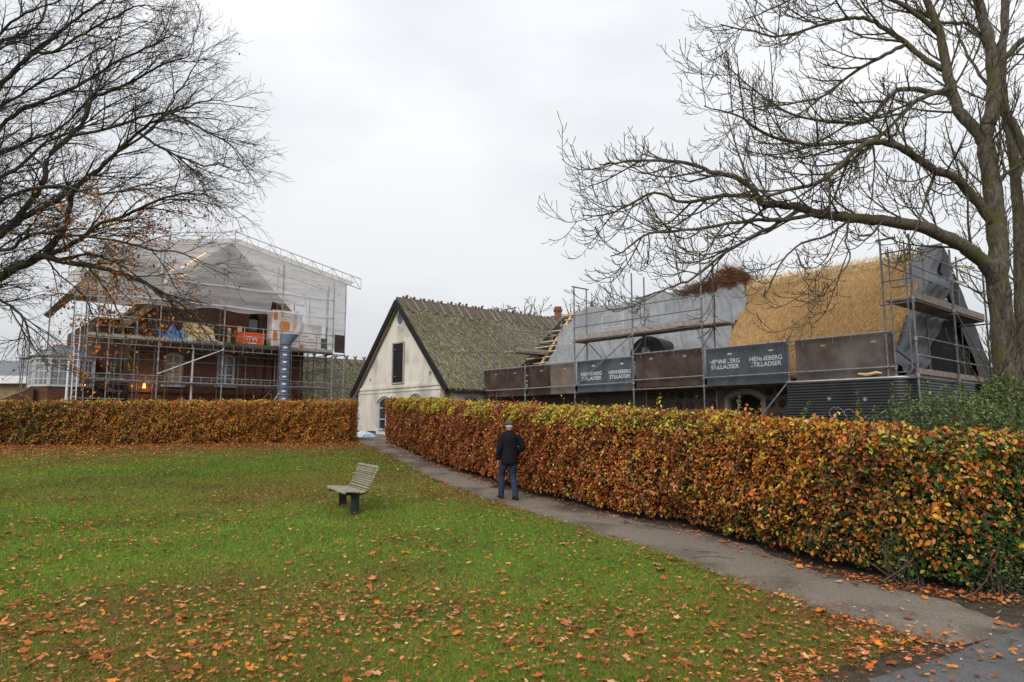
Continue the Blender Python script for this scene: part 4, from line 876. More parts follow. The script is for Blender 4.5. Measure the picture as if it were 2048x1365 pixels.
# sprayed marks and stickers on the sheet
chalk = mat('white_spray', (.55, .55, .57), (.75, .75, .77), 9, .8)
def mark(px, py, pts, r): 
    s, z = onplane(px, py, uv(0, -.17), E1); mb = MB(); mb.tube([uv(s + a, -.165, z + b) for a, b in pts], r, 5); obj('spray_mark', mb, chalk, cf)
for px, py in ((1658, 798), (1730, 799)):
    for a in range(3): mark(px, py, [(-.07 * math.cos(a * 1.05), -.07 * math.sin(a * 1.05)), (.07 * math.cos(a * 1.05), .07 * math.sin(a * 1.05))], .006)
for px, rr in ((1672, .20), (1697, .13)): mark(px, 826, [(rr * math.cos(a), rr * .8 * math.sin(a)) for a in np.linspace(0, 4.4, 12)], .0045)
s_, z_ = onplane(1887, 826, uv(.45, 0), E2); mb = MB(); mb.box(uv(.49, s_, z_), E2 * .42, E1 * .01, UP * .22); tag(obj('notice', mb, white_paint, cf), 'white notice sheet')
mb = MB(); mb.box(uv(.497, s_ + .03, z_ + .0), E2 * .26, E1 * .01, UP * .10); obj('notice_print', mb, black_timber, cf)
mb = MB(); mb.tube([uv(-1.0, -.05, Zd1 + .12), uv(-.75, -.06, Zd1 + .08), uv(-.5, -.05, Zd1 + .13), uv(-.35, -.06, Zd1 + .1)], [.03, .05, .045, .02], 7); tag(obj('dead_branch', mb, lath), 'short bark stripped branch lying on the corrugated screen top', 'branch')
# ================================================================== BRICK HOUSE UNDER ITS TEMPORARY ROOF
def brick_mat(name, c1, c2, mortar):
    m = bpy.data.materials.new(name); m.use_nodes = True; t = m.node_tree; nd = t.nodes; ln = t.links.new; b = nd['Principled BSDF']; b.inputs['Roughness'].default_value = .9
    geo = nd.new('ShaderNodeNewGeometry'); dx = nd.new('ShaderNodeVectorMath'); dx.operation = 'DOT_PRODUCT'; dx.inputs[1].default_value = tuple(E1 + E2); ln(geo.outputs['Position'], dx.inputs[0])
    sz = nd.new('ShaderNodeSeparateXYZ'); ln(geo.outputs['Position'], sz.inputs[0]); cb = nd.new('ShaderNodeCombineXYZ'); ln(dx.outputs['Value'], cb.inputs[0]); ln(sz.outputs['Z'], cb.inputs[1])
    br = nd.new('ShaderNodeTexBrick'); br.inputs['Scale'].default_value = 1.0; br.inputs['Brick Width'].default_value = .24; br.inputs['Row Height'].default_value = .075; br.inputs['Mortar Size'].default_value = .010; br.inputs['Bias'].default_value = -.1
    br.inputs['Color1'].default_value = (*c1, 1); br.inputs['Color2'].default_value = (*c2, 1); br.inputs['Mortar'].default_value = (*mortar, 1); ln(cb.outputs[0], br.inputs['Vector'])
    nz = nd.new('ShaderNodeTexNoise'); nz.inputs['Scale'].default_value = 1.2; nz.inputs['Detail'].default_value = 6; ln(geo.outputs['Position'], nz.inputs['Vector'])
    mr = nd.new('ShaderNodeMapRange'); mr.inputs['To Min'].default_value = .6; mr.inputs['To Max'].default_value = 1.35; ln(nz.outputs['Fac'], mr.inputs['Value'])
    vm = nd.new('ShaderNodeVectorMath'); vm.operation = 'SCALE'; ln(br.outputs['Color'], vm.inputs[0]); ln(mr.outputs[0], vm.inputs['Scale']); ln(vm.outputs[0], b.inputs['Base Color'])
    bp = nd.new('ShaderNodeBump'); bp.inputs['Strength'].default_value = .5; bp.inputs['Distance'].default_value = .02; ln(br.outputs['Fac'], bp.inputs['Height']); bp.invert = True; ln(bp.outputs[0], b.inputs['Normal']); return m
brick = brick_mat('red_brick', (.085, .027, .015), (.135, .046, .024), (.075, .045, .033))  # brick colours lowered to include the shade on the villa
house = thing('brick_house', hq(5.7, 5, 1.2), 'red brick villa with thatched roof standing inside a scaffold tent', 'house')
FD = 1.25; nH = E1; PH = hq(0, FD)
fp = lambda px, py: onplane(px, py, PH, -E2)
QA, QB, QM = 1.2, 10.2, 5.7; ZEH, ZRH = 7.0, 11.25
def rect(s0, s1, z0, z1): return [(s0, z0), (s1, z0), (s1, z1), (s0, z1)]
wA = (fp(365, 740)[0], fp(329, 740)[0], fp(347, 770)[1], fp(347, 706)[1])
wB = (fp(471, 740)[0], fp(434, 740)[0], fp(452, 771)[1], fp(452, 709)[1])
wC = (fp(520, 640)[0], fp(497, 640)[0], fp(508, 664)[1], fp(508, 627)[1])
wall('wall', PH, -E2, [(QA, .8), (QB, .8), (QB, ZEH), (QM, ZRH), (QA, ZEH)], [arch(*wA, .12), arch(*wB, .12), arch(*wC, .38)], .4, nH, brick, house)
orange_pane = mat('orange_brown_pane', (.30, .16, .06), (.42, .25, .11), 4, .7)  # orange brown tone for the panes of one window
window('window', PH, -E2, nH, wA[0], wA[1], wA[2], wA[3], 2, 3, dull_white, orange_pane, house, rise=.12, fw=.12, sill=dull_white, split=[.33, .66])
window('window', PH, -E2, nH, wB[0], wB[1], wB[2], wB[3], 2, 3, dull_white, glass_dark, house, rise=.12, fw=.12, sill=dull_white, split=[.33, .66])
window('window', PH, -E2, nH, wC[0], wC[1], wC[2], wC[3], 1, 1, black_timber, glass_dark, house, rise=.38, fw=.06)
ar = arch(wC[0] - .12, wC[1] + .12, wC[2], wC[3] + .12, .4)[1:]
mb = MB(); mb.tube([hq(0, FD - .02) + -E2 * s + UP * z for s, z in ar], .11, 6); obj('brick_arch', mb, brick, house)
# brick pilasters, string course, cellar course
for px in (518, 536, 552): 
    s, _ = fp(px, 740); obj('pilaster', MB().box(hq(s, FD - .06, 3.2), E2 * .34, E1 * .14, UP * 4.6), brick, house)
obj('string_course', MB().box(hq((QA + QB) / 2, FD - .045, fp(450, 776)[1] - .25), E2 * (QB - QA), E1 * .11, UP * .22), brick, house)
obj('string_course', MB().box(hq((QA + QB) / 2, FD - .05, 5.55), E2 * (QB - QA), E1 * .12, UP * .18), brick, house)
# side walls, inner floor
obj('wall', MB().box(hq(QA + .2, FD + 6.4, 3.9), E2 * .4, E1 * 12, UP * 6.2), brick, house); obj('wall', MB().box(hq(QB - .2, FD + 6.4, 3.9), E2 * .4, E1 * 12, UP * 6.2), brick, house)
obj('inner_wall', MB().box(hq(QM, FD + 1.4, 4.2), E2 * (QB - QA - 1), E1 * .1, UP * 6), interior_shade, house)
# set back wing at the left with tall windows
PW = hq(0, 2.6)
wp = lambda px, py: onplane(px, py, PW, -E2)
tall = []
for px0, px1 in ((231, 219), (249, 238)):
    a, b = wp(px0, 740)[0], wp(px1, 740)[0]; tall.append((a, b, wp(235, 780)[1], wp(235, 722)[1]))
wall('wall', PW, -E2, rect(QB, 11.6, .8, 7.0), [rect(*t_) for t_ in tall], .35, nH, brick, house)
for t_ in tall: window('window', PW, -E2, nH, *t_, 1, 3, dull_white, glass_dark, house, fw=.07, sill=dull_white)
obj('wall', MB().box(hq(11.45, 7, 3.9), E2 * .3, E1 * 8.4, UP * 6.2), brick, house)
# thatch: gable roof and left hip wing
brown_thatch_m = mat('brown_thatch', (.20, .145, .09), (.33, .25, .16), 14, .95, bump=.9, bscale=30)
BR = [(.32, .24, .15), (.24, .17, .10), (.38, .30, .20), (.16, .11, .07)]
f0, f1 = FD - .45, 12.
eQ = lambda q, d: hq(q, d, ZEH - .35)
thatch('roof', house, eQ(QA - .5, f1), eQ(QA - .5, f0), hq(QM, f0, ZRH + .3), hq(QM, f1, ZRH + .3), .32, brown_thatch_m, straw_m, 2500, BR, nu=16, nv=12, wd=.02)
thatch('roof', house, eQ(QB + .5, f0), eQ(QB + .5, f1), hq(QM, f1, ZRH + .3), hq(QM, f0, ZRH + .3), .32, brown_thatch_m, straw_m, 2500, BR, nu=16, nv=12, wd=.02)
zW = zat(588, hq(13.1, .9)[1]); zWr = ZRH - .15
thatch('roof', house, hq(13.1, .9, zW), hq(8.5, .9, zW), hq(8.5, 5, zWr), hq(10.9, 5, zWr), .32, brown_thatch_m, straw_m, 5000, BR, nu=20, nv=14, wd=.02, curve=.18)
thatch('roof', house, hq(13.1, 9.1, zW), hq(13.1, .9, zW), hq(10.9, 5, zWr), hq(10.9, 5.02, zWr), .32, brown_thatch_m, straw_m, 3000, BR, nu=16, nv=14, wd=.02, curve=.18)
# white canted bay window on a brick base
by0, by1, by2 = fp(110, 800)[1], zat(773, 31.), zat(712, 31.)
plan_b = [hq(11.5, 2.6), hq(11.8, 1.0), hq(12.5, .35), hq(13.6, .35), hq(14.1, 1.0), hq(14.1, 2.6)]
mb = MB(); mb.loft([[p + UP * z for p in plan_b] for z in (.8, by1)]); obj('bay_base', mb, brick, house)
bayw = thing_part('bay_window', house, hq(12.8, 1, by1))
mb = MB(); cen = sum(plan_b) / 6
mb.loft([[cen + (p - cen) * 1.04 + UP * z for p in plan_b] for z in (by1, by1 + .08)]); mb.loft([[cen + (p - cen) * 1.05 + UP * z for p in plan_b] for z in (by2 - .16, by2)])
for i in range(len(plan_b)): mb.bar(plan_b[i] + UP * by1, plan_b[i] + UP * by2, .13, .13, up=E1)
for i in range(len(plan_b) - 1):
    a, b = plan_b[i], plan_b[i + 1]
    for k in (1, 2): p = a + (b - a) * k / 3; mb.bar(p + UP * (by1 + .08), p + UP * (by2 - .16), .05, .05, up=E1)
    for k in (1, 2, 3): z = by1 + (by2 - by1) * k / 4; mb.bar(a + UP * z, b + UP * z, .04, .04)
obj('frame', mb, mat('bay_white', (.46, .47, .48), (.60, .61, .62), 5, .6), bayw)
grey_glass = mat('sky_glass', (.10, .12, .14), (.20, .22, .24), 2, .08, spec=.8)
for i in range(len(plan_b) - 1):
    a, b = plan_b[i], plan_b[i + 1]; nr = np.cross(b - a, UP); nr /= np.linalg.norm(nr)
    obj('pane', MB().prism([a + UP * (by1 + .05), b + UP * (by1 + .05), b + UP * (by2 - .1), a + UP * (by2 - .1)], nr * .012), grey_glass, bayw)
mb = MB(); mb.loft([[cen + (p - cen) * 1.16 + UP * by2 for p in plan_b], [cen + (p - cen) * .35 - E1 * .5 + UP * (by2 + .62) for p in plan_b]]); obj('bay_roof', mb, lead, house)
mb = MB(); pw = onplane(132.5, 800, hq(0, .1), -E2); mb.tube([hq(pw[0], .1, 1.0), hq(pw[0], .1, zat(724, 31.5)), hq(pw[0] - .25, .6, zat(716, 31.5))], .06, 8); obj('downpipe', mb, white_paint, house)
# low brick wall falling away left of the bay
lw0, lw1 = hq(14.1, .9), hq(15.2, 1.2)
mb = MB(); mb.prism([lw0 + UP * .8, lw1 + UP * .8, lw1 + UP * zat(799, lw1[1]), lw0 + UP * zat(775, lw0[1])], E1 * .3); gw = obj('garden_wall', mb, brick, None); tag(gw, 'low sloping brick wall running down from the white bay', 'wall')
# wall lamp
sl_, zl_ = fp(287, 772); lp = thing('wall_lamp', hq(sl_, FD - .15, zl_ - .12), 'small lit wall lamp on the dark brick facade', 'lamp')
obj('lamp_shade', MB().tube([hq(sl_, FD - .15, zl_ - .12), hq(sl_, FD - .15, zl_ + .12)], [.07, .05], 10), emit('lamp_glow', (1, .36, .08), 4.0), lp)
obj('bracket', MB().bar(hq(sl_, FD, zl_ + .15), hq(sl_, FD - .2, zl_ + .15), .04, .04), steel_dark, lp)
pl_ = bpy.data.lights.new('lamp_light', 'POINT'); pl_.energy = 14; pl_.color = (1, .5, .2); pl_.shadow_soft_size = .1; po = bpy.data.objects.new('lamp_light', pl_); COL.objects.link(po); po.parent = lp; po.location = tuple(hq(sl_, FD - .42, zl_) - W[lp])

# ------------------------------------------------------------------ house scaffold
hs = thing('house_scaffold', hq(6, 0, 1.2), 'galvanised steel scaffold with lattice beams wrapped around the brick villa', 'scaffold')
QS = [0, 3.07, 6.14, 9.21, 12.28]; HD1, HD2 = zat(773, 39.5), zat(706, 39.5)
tq = 5.84; tYa = hq(tq, -.1)[1]
zap, zer = zat(464, tYa), zat(559, hq(-1.67, -.1)[1])
def tz(q): return zap - abs(q - tq) * (zap - zer) / (tq + 1.67)
def lattice(name, p0, p1, h, m, parent, step=.5, diag=False, up=UP, r=.022):
    mb = MB(); p0 = np.asarray(p0, float); p1 = np.asarray(p1, float); l = np.linalg.norm(p1 - p0); n = max(2, int(l / step))
    mb.tube([p0, p1], r, 6); mb.tube([p0 - up * h, p1 - up * h], r, 6)
    for i in range(n + 1):
        a = p0 + (p1 - p0) * i / n; mb.tube([a, a - up * h], r * .75, 5)
        if diag and i < n: b = p0 + (p1 - p0) * (i + 1) / n; mb.tube([a, b - up * h] if i % 2 else [a - up * h, b], r * .75, 5)
    return obj(name, mb, m, parent)
for k, q in enumerate(QS):
    tubeobj('standard', hq(q, 0, 1.1), hq(q, 0, tz(q) - .8), .032, steel, hs)
    tubeobj('standard', hq(q, .75, 1.1), hq(q, .75, tz(q) - .8), .03, steel_dark, hs)
    for z in (HD1, HD2): tubeobj('transom', hq(q, -.08, z - .05), hq(q, .95, z - .05), .026, steel, hs)
    for z in (HD1 - .2, HD1 + 1, HD2 - .2, HD2 + 1.0): obj('coupler', MB().tube([hq(q, 0, z - .06), hq(q, 0, z + .06)], .055, 8), steel, hs)
for k in range(4):
    a, b = QS[k], QS[k + 1]
    lattice('lattice_beam', hq(a, -.02, HD2 - .06), hq(b, -.02, HD2 - .06), .26, steel, hs)
    lattice('lattice_beam', hq(a, -.02, HD1 + .18), hq(b, -.02, HD1 + .18), .28, steel, hs)
    lattice('lattice_beam', hq(a, .75, HD1 + .10), hq(b, .75, HD1 + .10), .28, steel_dark, hs)
    for d in (.15, .45, .75): brd(hs, 'deck_board', hq(a + .02, d, HD2), hq(b - .02, d, HD2), .29, .06, deckwood)
    brd(hs, 'toe_board', hq(a + .02, -.06, HD2 + .06), hq(b - .02, -.06, HD2 + .06), .03, .16, toewood if k != 1 else mat('green_stained_board', (.03, .07, .04), (.14, .11, .09), 6, .8))
    for h in (.5, 1.0): tubeobj('guard_rail', hq(a, -.04, HD2 + h), hq(b, -.04, HD2 + h), .024, steel, hs)
    for f in (.33, .66): tubeobj('guard_post', hq(a + (b - a) * f, -.04, HD2), hq(a + (b - a) * f, -.04, HD2 + 1.0), .022, steel, hs)
    for z in (HD2 + 2.05, HD2 + 3.1, HD2 + 4.1):
        if z < tz((a + b) / 2) - .9: tubeobj('ledger', hq(a, .06, z), hq(b, .06, z), .026, alu, hs)
tubeobj('brace', hq(QS[3], -.08, zat(748, hq(QS[3], 0)[1])), hq(QS[2], -.08, zat(700, hq(QS[2], 0)[1])), .03, alu, hs)
tubeobj('brace', hq(4.2, -.08, 1.6), hq(QS[1], -.08, zat(785, hq(QS[1], 0)[1])), .03, alu, hs)
tubeobj('brace', hq(QS[1] + .1, .3, HD1 - .1), hq(QS[1] + 1.1, .9, HD1 - 1.4), .022, steel, hs)
for q_ in (1.5, 4.6, 5.0, 7.8, 8.6, 9.9, 10.9):
    tubeobj('standard', hq(q_, .95, 1.1), hq(q_, .95, HD2 - .1), .026, steel_dark, hs)
for k in range(4):
    for z in (HD1 + 1.0, HD1 + 1.45, HD1 - 1.2): tubeobj('guard_rail', hq(QS[k], .72, z), hq(QS[k + 1], .72, z), .02, steel_dark, hs)
    brd(hs, 'deck_board', hq(QS[k] + .05, .4, HD1 - .12), hq(QS[k + 1] - .05, .4, HD1 - .12), .5, .05, deckwood)
tubeobj('downpipe', hq(7.45, .55, 1.1), hq(7.45, .55, HD2 - .1), .055, alu, hs)
# right end: outer post, brown panel, side run going back
for d in (0, 2.5, 5, 7.5):
    for q in (-.75, 0.0) if d else (-.75,):
        tubeobj('standard', hq(q, d, 1.1), hq(q, d, tz(-.75) - .7 if d == 0 or q < -.5 else HD2), .03, steel if d == 0 else steel_dark, hs)
    if d: 
        for z in (HD1, HD2 - .1): tubeobj('transom', hq(-.8, d, z), hq(.1, d, z), .025, steel_dark, hs)
for z in (2.6, HD1, HD1 + 1.0, HD2 - .1):
    for q in (-.75, 0): tubeobj('ledger', hq(q, 0, z), hq(q, 7.5, z + .0), .025, steel_dark, hs)
    tubeobj('ledger', hq(-.78, -.03, z), hq(0, -.03, z), .024, steel_dark, hs)
for d in (0, 2.5, 5): tubeobj('brace', hq(-.7, d, 1.3), hq(-.7, d + 2.4, HD2 - .4), .022, steel_dark, hs); tubeobj('brace', hq(.05, d + 2.4, 1.3), hq(.05, d, HD1), .022, steel_dark, hs)
zz0, zz1 = zat(704, 40.), zat(672, 40.)
obj('hoarding_panel', MB().box(hq(-.40, -.06, (zz0 + zz1) / 2 - .05), E2 * .62, E1 * .02, UP * (zz1 - zz0 + .1)), brownply, hs)
obj('hoarding_panel', MB().box(hq(.45, .5, HD2 + .55), E2 * .7, E1 * .02, UP * .6), steel_dark, hs)
# left side run: posts, ladders
for q, d in ((11.4, -.1), (11.9, -.1), (12.9, -.2), (10.7, .6), (10.2, .3), (13.4, 3.5)):
    tubeobj('standard', hq(q, d, 1.1), hq(q, d, zat(590 if q > 11 else 640, hq(q, d)[1])), .028, steel_dark if d > 0 else steel, hs)
for z in np.arange(HD1 - 1, 9.8, .95): tubeobj('ledger', hq(10.6, -.15, z), hq(12.9, -.2, z), .022, steel, hs)
for z in (HD1 - .05, HD2 - .05, HD2 + 2): lattice('lattice_beam', hq(9.3, .3, z), hq(11.9, .3, z), .24, steel_dark, hs)
def ladder(px0, px1, pyb, pyt, d, lab):
    s0, zb = onplane(px0, pyb, hq(0, d), -E2); s1, zt = onplane(px1, pyt, hq(0, d), -E2)
    t = thing('ladder', hq((s0 + s1) / 2, d, zb), lab, 'ladder', 'ladders on the villa scaffold')
    for s in (s0, s1): tubeobj('rail', hq(s, d, zb), hq(s, d + .25, zt), .028, alu, t)
    n = int((zt - zb) / .28)
    for k in range(n): z = zb + .15 + k * .28; f = (z - zb) / (zt - zb); tubeobj('rung', hq(s0, d + .25 * f, z), hq(s1, d + .25 * f, z), .018, alu, t, 6)
ladder(142, 160, 800, 690, -.35, 'aluminium ladder rising from the hedge beside the white bay window')
ladder(147, 166, 694, 604, -.1, 'upper aluminium ladder below the brown thatch on the villa scaffold')
# small separate scaffold before the grey hall
ls = thing('side_scaffold', at(46, 800, 42.) * np.array([1, 1, 0]) + UP * 1.2, 'narrow steel scaffold tower in front of the grey hall', 'scaffold')
for px, Y in ((37, 42.), (50, 42.), (41, 43.2), (64, 43.), (82, 43.)):
    p = at(px, 800, Y) * np.array([1, 1, 0]); tubeobj('standard', p + UP * 1.1, p + UP * zat(690 if px < 55 else 712, Y), .03, steel_dark, ls)
for py in (712, 722, 735, 745, 786, 795):
    a, b = at(37, py, 42.), at(86, py, 42.6); tubeobj('guard_rail', a, b, .024, steel, ls)
a, b = at(40, 718, 42.3), at(86, 716, 42.8); brd(ls, 'deck_board', a, b, .7, .1, deckwood)

# ------------------------------------------------------------------ temporary roof and plastic sheeting
def plastic_mat(name, alpha, col, rough=.35, bump=.5):
    m = bpy.data.materials.new(name); m.use_nodes = True; t = m.node_tree; nd = t.nodes; ln = t.links.new; b = nd['Principled BSDF']
    b.inputs['Base Color'].default_value = (*col, 1); b.inputs['Roughness'].default_value = rough
    tcn = nd.new('ShaderNodeTexCoord'); n1 = nd.new('ShaderNodeTexNoise'); n1.inputs['Scale'].default_value = 1.4; n1.inputs['Detail'].default_value = 5; ln(tcn.outputs['Object'], n1.inputs['Vector'])
    bp = nd.new('ShaderNodeBump'); bp.inputs['Strength'].default_value = bump; bp.inputs['Distance'].default_value = .12; ln(n1.outputs['Fac'], bp.inputs['Height']); ln(bp.outputs[0], b.inputs['Normal'])
    trl = nd.new('ShaderNodeBsdfTranslucent'); trl.inputs[0].default_value = (*col, 1); trp = nd.new('ShaderNodeBsdfTransparent')
    m1 = nd.new('ShaderNodeMixShader'); m1.inputs[0].default_value = .4; ln(b.outputs[0], m1.inputs[1]); ln(trl.outputs[0], m1.inputs[2])
    m2 = nd.new('ShaderNodeMixShader'); ln(trp.outputs[0], m2.inputs[1]); ln(m1.outputs[0], m2.inputs[2])
    mr = nd.new('ShaderNodeMapRange'); mr.inputs['From Min'].default_value = .3; mr.inputs['From Max'].default_value = .7; mr.inputs['To Min'].default_value = alpha - .04; mr.inputs['To Max'].default_value = alpha + .04; ln(n1.outputs['Fac'], mr.inputs['Value']); ln(mr.outputs[0], m2.inputs[0])
    ln(m2.outputs[0], nd['Material Output'].inputs[0]); return m
sheet_m = plastic_mat('clear_scaffold_sheeting', .58, (.78, .77, .79))
roof_sheet_m = plastic_mat('roof_sheeting', .74, (.74, .69, .64), .5, .2)
tent = thing('temporary_roof', hq(tq, 5, HD2), 'white lattice trussed tent roof with translucent plastic sheeting over the villa', 'tent')
QR_, QL_ = -1.67, 12.2; TH = .62
for d in (-.1, 2.6, 5.3, 8.0, 10.7):
    for qe in (QR_, QL_):
        lattice('truss', hq(tq, d, zap), hq(qe, d, tz(qe)), TH, alu if d < 0 else steel, tent, step=.62, diag=True, r=.03)
def froof(sgn):
    def f(a, b):
        q = tq + (-(tq + 1.2) if sgn < 0 else 6.1) * a; d = -.25 + 12 * b; return hq(q, d, tz(q) - TH * .62 - .05 * math.sin(b * 14) ** 2)
    return f
for sg in (-1, 1): mb = MB(); mb.grid(froof(sg), 14, 24); obj('roof_sheet', mb, roof_sheet_m, tent, smooth=True)
zh = zat(630, hq(4, 0)[1])
def hem(q):
    if q < .35: return HD2 + .28 + .05 * math.sin(5 * q)
    if q < 3.75: return HD2 + (2.55 if q > 1.75 else 1.45) + .03 * math.sin(9 * q)
    return zh + .06 * math.sin(2.1 * q) - (.0 if q < 7 else .05 * (q - 7))
def ffront(a, b):
    q = -.78 + 13.9 * a; zt = tz(q) - TH - .02; zb_ = hem(q); z = zb_ + (zt - zb_) * b
    bay = abs(((q + .0) % 3.07) / 3.07 - .5) * 2
    lev = math.sin(math.pi * ((z - HD2) / 1.03)) ** 2
    P9 = np.array([[q, z * 1.0, 0.]]); nA = float(vnoise(P9 * np.array([.5, 2.2, 1]) + 3, 1.5)[0]) - .5; nB = float(vnoise(P9 * np.array([1.2, 4.0, 1]) + 9, 2.6)[0]) - .5
    w_ = .08 * (1 - bay) * lev + .09 * nA + .05 * nB
    return hq(q, .02 - w_, z)
for (qa, qb) in ((-.78, .35), (.36, 12.0)):
    nn = int((qb - qa) * 10); mb = MB(); mb.grid(lambda a, b: ffront((qa + (qb - qa) * a + .78) / 13.9, b), nn, 50); obj('plastic_sheet', mb, sheet_m, tent, smooth=True)
mb = MB(); mb.grid(lambda a, b: hq(-.78 + .03 * math.sin(9 * a + 7 * b), 11 * a, HD2 + .3 + (tz(-.78) - TH - HD2 - .3) * b), 30, 20); obj('plastic_sheet', mb, sheet_m, tent, smooth=True)
# shiny hem rolls and seams
for z in (HD2 + 2.05, HD2 + 3.12):
    for k in range(4):
        a, b = QS[k], QS[k + 1]
        if z < tz(a) - .9: obj('seam', MB().tube([hq(a + (b - a) * t, -.10 + .02 * math.sin(9 * t), z - .06 * math.sin(math.pi * t)) for t in np.linspace(0, 1, 8)], .035, 6), plastic_mat('seam_film', .8, (.8, .8, .82)) if not MATS.get('seam') else MATS['seam'], tent, smooth=True)
        MATS.setdefault('seam', bpy.data.materials.get('seam_film'))
# work lamps inside
wl_m = emit('work_lamp_tube', (1, .45, .10), 2.6)
for k, (p, q2) in enumerate((((362, 536), (412, 506)), ((352, 556), (372, 549)), ((340, 541), (352, 540)))):
    a, b = at(*p, hq(7.2, 1.0)[1]), at(*q2, hq(6.9, 1.0)[1]); o = obj('work_lamp', MB().tube([a, b], .026, 6), wl_m); tag(o, ['long lit work lamp hanging slanted behind the plastic sheeting', 'short lit work lamp behind the lower plastic sheeting', 'stubby lit work lamp beside the slanted long lamp'][k], 'lamp')

# ------------------------------------------------------------------ chute and goods on the upper deck
chm = mat('blue_grey_chute_plastic', (.105, .135, .185), (.14, .175, .235), 4, .5)
ch = thing('rubbish_chute', hq(2.72, -.5, 1.2), 'blue grey segmented rubbish chute hanging down the villa scaffold', 'chute')
qc, dc = onplane(571, 700, hq(0, -.5), -E2)[0], -.5; zc0 = zat(690, hq(qc, dc)[1]); nseg = 12; hseg = (zc0 - 1.25) / nseg
for k in range(nseg):
    zt = zc0 - k * hseg; o = obj('chute_segment', MB().tube([hq(qc, dc, zt + .06), hq(qc, dc, zt + .02), hq(qc, dc, zt), hq(qc, dc, zt - hseg - .05)], [.30, .325, .27, .225], 16), chm, ch)
    f = E1 * .8 - E2 * -.05; f = np.array([.28, -.96, 0]); sd_ = np.array([.96, .28, 0]); obj('sticker', MB().box(hq(qc, dc, zt - hseg * .45) + f * .272, sd_ * .2, f * .01, UP * .075), white_paint, o)
    for s in (-1, 1): obj('chain', MB().tube([hq(qc, dc, zt + .04) + sd_ * s * .33, hq(qc, dc, zt - hseg + .06) + sd_ * s * .33], .014, 5), steel, o)
mb = MB(); c = hq(qc, dc, 0); zt_ = zat(669, c[1])
ring = lambda z, rx, ox: [c + sd_ * (ox + rx * math.cos(t)) + f * .32 * math.sin(t) + UP * z for t in np.linspace(0, 2 * math.pi, 17)[:-1]]
mb.loft([ring(zc0 + .02, .27, 0), ring(zc0 + .18, .36, .06), ring(zt_, .50, .18)], cap=False); obj('hopper', mb, chm, ch, smooth=True)
wrap_m = mat('white_shrink_wrap', (.62, .56, .54), (.74, .70, .69), 3, .35, bump=.4, bscale=3)
orange_m = mat('orange_print', (.62, .17, .03), (.70, .23, .05), 3, .4)
print_m = mat('small_grey_print', (.30, .26, .28), (.50, .44, .42), 30, .6)
def pack(px0, px1, pyb, pyt, d, dep, lab, orange):
    s0, zb = onplane(px1, pyb, hq(0, d), -E2); s1, zt = onplane(px0, pyt, hq(0, d), -E2); s0 = min(s0, s1) if s0 > s1 else s0
    zb = HD2 + .035; sm = (s0 + s1) / 2; wd_ = abs(s1 - s0)
    t = thing('insulation_pack', hq(sm, d + dep / 2, zb), lab, 'package'); o = obj('wrapping', MB().box(hq(sm, d + dep / 2, (zb + zt) / 2), E2 * wd_, E1 * dep, UP * (zt - zb)), wrap_m, t, bevel=.06)
    hgt = zt - zb
    for (a, b, w2, h2) in orange:
        cx_, cz_ = s1 - wd_ * a, zb + hgt * b; pts = [hq(cx_ + w2 / 2 * math.copysign(abs(math.cos(q)) ** .5, math.cos(q)), d - .012, cz_ + h2 / 2 * math.copysign(abs(math.sin(q)) ** .5, math.sin(q))) for q in np.linspace(0, 2 * math.pi, 21)[:-1]]
        obj('print', MB().prism(pts, E1 * .004), orange_m, t)
    r = random.Random(3)
    for k in range(int(hgt / .17)):
        z = zb + .14 + k * .17; x = .12
        while x < wd_ - .25:
            l = r.uniform(.12, .34)
            if r.random() < .6 and not any(abs(x + l / 2 - wd_ * a) < w2 * .7 + .1 and abs(z - zb - hgt * b) < h2 * .6 for a, b, w2, h2 in orange): obj('print_line', MB().box(hq(s1 - x - l / 2, d - .010, z), E2 * l, E1 * .004, UP * .035), print_m if r.random() < .6 else orange_m, t)
            x += l + .1
    return t, s0, s1, zb, zt
t, s0, s1, zb, zt = pack(546, 601, 690, 619, .25, .8, 'tall white wrapped stack of insulation with orange prints on the villa deck', [(.10, .86, .22, .55), (.42, .60, .60, .52), (.10, .32, .24, .55), (.80, .62, .3, .5)])
def fwrap(a, b): return hq(s0 + .55 - .62 * a + .05 * math.sin(9 * b), .25 - .06 - .05 * math.sin(8 * a + 5 * b), zt + .02 - (zt - zb) * .75 * b - .2 * a * b)
mb = MB(); mb.grid(fwrap, 8, 16); obj('loose_film', mb, plastic_mat('loose_film', .85, (.8, .8, .82)), t, smooth=True)
pack(602, 643, 690, 646, .25, .7, 'lower white wrapped insulation stack beside the tall printed stack', [(.06, .12, .2, .2)])
skip_m = mat('orange_plastic_bin', (.72, .085, .012), (.80, .12, .02), 3, .45)
s0, zb = onplane(530, 685, hq(0, .15), -E2); s1, zt = onplane(477, 664, hq(0, .15), -E2); sm = (s0 + s1) / 2; zb = HD2 + .035
bn = thing('orange_bin', hq(sm, .5, zb), 'bright orange bin with white lettering standing on the villa deck', 'bin')
wv = abs(s1 - s0); rg_ = lambda z, k: [hq(sm + wv / 2 * k * i, .45 + .32 * k * j, z) for i, j in ((-1, -1), (1, -1), (1, 1), (-1, 1))]
mb = MB(); mb.loft([rg_(zb, .88), rg_(zt, 1), rg_(zt, .93), rg_(zb + .05, .82)], cap=True); obj('tub', mb, skip_m, bn); mb = MB(); mb.loft([rg_(zt - .06, 1.04), rg_(zt + .02, 1.04), rg_(zt + .02, .95), rg_(zt - .06, .95)], cap=False); obj('rim', mb, skip_m, bn)
textmesh('lettering', 'ITW', .34, white_paint, bn, hq(sm, .085, (zb + zt) / 2 + .02), E2, E1)
